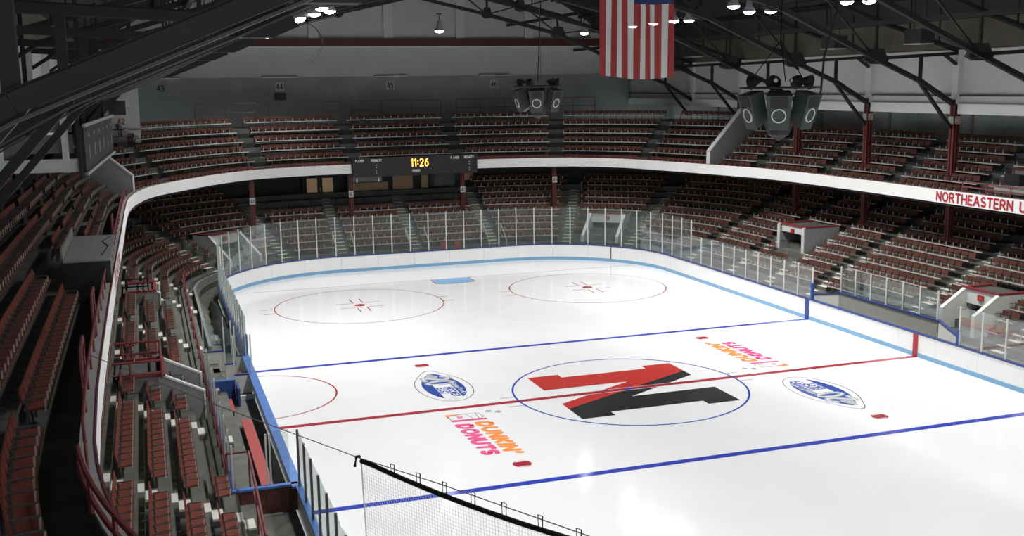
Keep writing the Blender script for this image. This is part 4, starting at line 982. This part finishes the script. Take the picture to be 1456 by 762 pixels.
t = thing('partition', 'blue partition wall between the left bench and penalty box', 'partition', (-15.1,3.2,.28))
MB().box((-15.15,3.2,.66),(.95,.08,.76)).build('panel', 'blue', t); MB().box((-15.15,3.2,1.05),(1.0,.14,.05)).build('top_rail', 'capL', t)
MB().box((-14.62,2.7,.62),(.08,1.0,.68)).build('side_panel', 'blue', t)
for lab, x0, x1, y, z1 in (('white partition panel at the far end of the left penalty box', -15.55, -14.75, 7.6, 1.12), ('white partition panel beside the scorer post, nearer one', -14.62, -13.98, 4.0, 1.0),
        ('small white partition panel in the middle of the left penalty boxes', -14.85, -14.45, 5.6, 1.05), ('white partition panel at the far blue line beside the left boards', -14.5, -13.95, 6.8, 1.05)):
    t = thing('partition', lab, 'partition', ((x0+x1)/2,y,.28))
    MB().box(((x0+x1)/2,y,(.28+z1)/2),(x1-x0,.06,z1-.28)).build('panel', 'white', t); MB().box(((x0+x1)/2,y,z1+.02),(x1-x0+.04,.12,.05)).build('top_rail', 'cap', t)
    for x in (x0,x1): MB().box((x,y,(z1+2.55)/2),(.05,.05,2.55-z1)).build('post', 'post', t)
    MB().box(((x0+x1)/2,y,(z1+2.5)/2+.02),(x1-x0-.06,.02,2.4-z1)).build('glass_pane', 'glass', t)
for lab, x, y, w_, l_ in (('red penalty box seat by the far left partition', -15.15, 6.4, .26, .7), ('red penalty box seat next to the left boards', -14.2, 5.6, .34, .5)):
    t = thing('penalty_seat', lab, 'bench', (x,y,.28))
    MB().box((x,y,.60),(w_,l_,.06)).build('plank', 'benchred', t); MB().box((x,y,.43),(w_*.6,.08,.28)).build('leg', 'stepd', t)
for lab, x, y, w_ in (('white step edge beside the left penalty box', -15.2, 4.6, .7), ('white step edge at the scorer gate', -14.3, 3.1, .6), ('white step edge under the short red bench', -15.3, .75, .55)):
    t = thing('step_edge', lab, 'step', (x,y,.28)); MB().box((x,y,.36),(w_,.14,.16)).build('edge', 'stepw', t)
# rolled dark tarp, crates
mb = MB(); n, mseg = 22, 9; vs = []
for i in range(n+1):
    y = 10.6+i*(22.4-10.6)/n; e = math.sqrt(max(.05, 1-((i/n-.45)/.56)**2)); wv = .33*e*(1+.18*math.sin(i*1.7)); hh = .55*e*(1+.2*math.sin(i*2.3+1))
    for j in range(mseg+1):
        a = math.pi*j/mseg; vs.append((-14.32-.02*(y-10)/3+wv*math.cos(a), y, .28+hh*math.sin(a)))
mb.add(vs, [(i*(mseg+1)+j, i*(mseg+1)+j+1, (i+1)*(mseg+1)+j+1, (i+1)*(mseg+1)+j) for i in range(n) for j in range(mseg)])
o = mb.build('tarp_roll', 'tarp', org=(-14.4,16,.28), smooth=True); o['label'] = 'long dark rolled tarp lying behind the left boards'; o['category'] = 'tarp'
k = 0
for j in range(3):
    for i in range(3):
        x, y, z = -15.1+.22*i, 12.5+.4*j, .28
        t = thing('crate', 'small pale open crate behind the left glass, %s column, %s row back' % (O[i], O[j]), 'crate', (x,y,z), group='pale crates behind the left glass')
        c_ = MB().box((x,y,z+.02),(.19,.3,.03)); c_.build('bottom', 'cap', t)
        MB().box((x-.09,y,z+.12),(.02,.3,.2)).box((x+.09,y,z+.12),(.02,.3,.2)).box((x,y-.14,z+.12),(.19,.02,.2)).box((x,y+.14,z+.12),(.19,.02,.2)).build('sides', 'crate', t)
struct('trim_3', sweep(MB(), RP, [(1.30,.28),(1.30,.98),(1.42,.98),(1.42,.28)], RP.near(XL,9.2), rs(-14.6,29), True, caps=True), 'vomgrey', 'grey kerb curving behind the left boards')
# ------------------------------------------------------------------ right players bench: set-back grey wall with glass
t = thing('bench_wall', 'grey set-back wall with blue rail and glass behind the right player bench', 'partition', (15.0,4,.28))
MB().box((15.0,3.95,.80),(.10,7.1,1.05)).build('wall_panel', 'grey', t); MB().box((15.0,3.95,1.36),(.18,7.2,.07)).build('top_rail', 'cap', t)
ys = np.linspace(.5, 7.4, 7)
for a in ys: MB().box((15.0,a,2.02),(.06,.06,1.3)).build('glass_post', 'post', t)
for a, b in zip(ys, ys[1:]): MB().box((15.0,(a+b)/2,2.0),(.016,b-a-.06,1.2)).build('glass_pane', 'glass', t)
def slant(lab, p, q, z1, mk):
    t = thing('bench_gate', lab, 'gate', (p[0],p[1],.28)); MB().beam((p[0],p[1],(.28+z1)/2), (q[0],q[1],(.28+z1)/2), .08, z1-.28).build('panel', mk, t)
    MB().beam((p[0],p[1],z1+.03), (q[0],q[1],z1+.03), .14, .06).build('top_rail', 'cap', t)
slant('white gate panel at the near end of the right bench', (15.0,.35), (13.68,-2.35), 1.33, 'white')
slant('pale panel at the far end of the right bench', (15.0,7.5), (13.68,7.85), 1.25, 'white')
t = thing('gate_post', 'dark blue post where the near right glass begins', 'post', (13.58,-2.4,.0)); MB().box((13.6,-2.42,.95),(.16,.14,1.5)).build('post', 'blue', t)
t = thing('bench', 'dark bench seat in front of the right bench wall', 'bench', (14.5,4,.28)); MB().box((14.55,4,.62),(.34,6.4,.05)).build('plank', 'stepd', t)
for y in (1.2,4,6.8): MB().box((14.55,y,.44),(.26,.08,.32)).build('leg', 'stepd', t)
# two red chairs behind the far glass, slanted rails at the far aisles
for i, x in enumerate((1.35, 2.35)):
    s = RP.near(x, 30.9); b = RP.at(s, .95)
    t = thing('folding_chair', '%s of two red chairs behind the far glass under the scoreboard' % ('left' if i == 0 else 'right'), 'chair', (b[0],b[1],.28), .15 if i else -.1)
    MB().box((0,0,.46),(.46,.44,.05)).build('seat', 'benchred', t, org=(0,0,0)); MB().box((0,.22,.85),(.46,.05,.5)).build('backrest', 'benchred', t, org=(0,0,0))
    for sx in (-1,1):
        for sy in (-1,1): MB().box((sx*.2,sy*.2,.23),(.03,.03,.46)).build('leg', 'steel', t, org=(0,0,0))
for x, lab in ((-5.9,'pale sloping handrail left of the far stairs under the scoreboard'),(-4.7,'pale sloping handrail right of the far stairs under the scoreboard'),(-1.0,'pale sloping handrail left of the middle far stairs'),(.3,'pale sloping handrail right of the middle far stairs'),
               (4.5,'pale upright handrail left of the far stairs near the flag'),(5.7,'pale upright handrail right of the far stairs near the flag')):
    s = RP.near(x, 30.9); P = [RP.at(s, 1.1, .28), RP.at(s, 1.1, 1.25), RP.at(s, 2.5, 2.3), RP.at(s, 2.5, 1.5)]
    rail_frame('handrail', lab, 'nosing', [P], .03)
for i, (xa, xb) in enumerate(((-9.6,-6.6),(-4.9,-.9),(.3,3.6))):
    z0 = lo_z(6); segs = []; y = 37.6
    for zz in (z0+.45, z0+.95): segs.append([(xa,y,zz),(xb,y,zz)])
    for x in np.linspace(xa, xb, 3): segs.append([(x,y,z0),(x,y,z0+.95)])
    rail_frame('back_railing', 'dark railing behind the lower far rows under the balcony, %s from the left' % O[i], 'steel', segs, .025)
# ------------------------------------------------------------------ safety net and its cable, near end
A0 = np.array([-18.48,-16.9,7.15]); A1 = np.array([-14.91,-23.54,7.0]); D = A1-A0; D[2] = 0; Lc = np.hypot(D[0], D[1]); D /= Lc
NETL = 6.2
def np_(u, dz=0.0): return (A1[0]+D[0]*u, A1[1]+D[1]*u, 7.0+dz)
t = thing('safety_net', 'white safety net hanging from a black banded cable at the near end', 'net', tuple(A1))
sag = lambda u: -.11*(1-((u-2.2)/2.4)**2) if u < 4.6 else -.0
MB().tube([np_(u, sag(u) if 0 < u < 4.4 else -.03) for u in np.linspace(0, NETL, 30)], .032, 8).build('top_band', 'cable', t)
MB().tube([tuple(A0), tuple((A0+A1)/2+np.array([0,0,-.03])), np_(0)]+[np_(u, .03) for u in (1.5,3,4.5,NETL)], .007, 5).build('cable', 'wire', t)
MB().tube([np_(-.03,.02), np_(-.10,-.0), np_(-.14,-.14)], .022, 5).build('clamp', 'cable', t)
u0 = 0
for u in (.62,1.10,1.57,2.05,2.55,3.1,3.65,4.2):
    a = sag(u); MB().tube([np_(u-.03,a), np_(u-.035,.07), np_(u+.035,.07), np_(u+.03,a)], .008, 5).build('clip', 'cable', t)
nm = MB(); C_ = .047; nx_, nz_ = int(NETL/C_), 60
tw = .0013
for i in range(nx_+1):
    u = i*C_; a = sag(u); p, q = np_(u, a), np_(u+.13, a-nz_*C_); nm.beam(p, q, tw*2, tw*2) if i else nm.beam(p, q, .014, .014)
for j in range(1, nz_+1):
    prev = None
    for u in np.linspace(0, NETL, 14):
        p = np_(u+.13*j/nz_, sag(u)-j*C_)
        if prev is not None: nm.beam(prev, p, tw*2, tw*2)
        prev = p
o = nm.build('netting', 'net', t); o['kind'] = 'stuff'
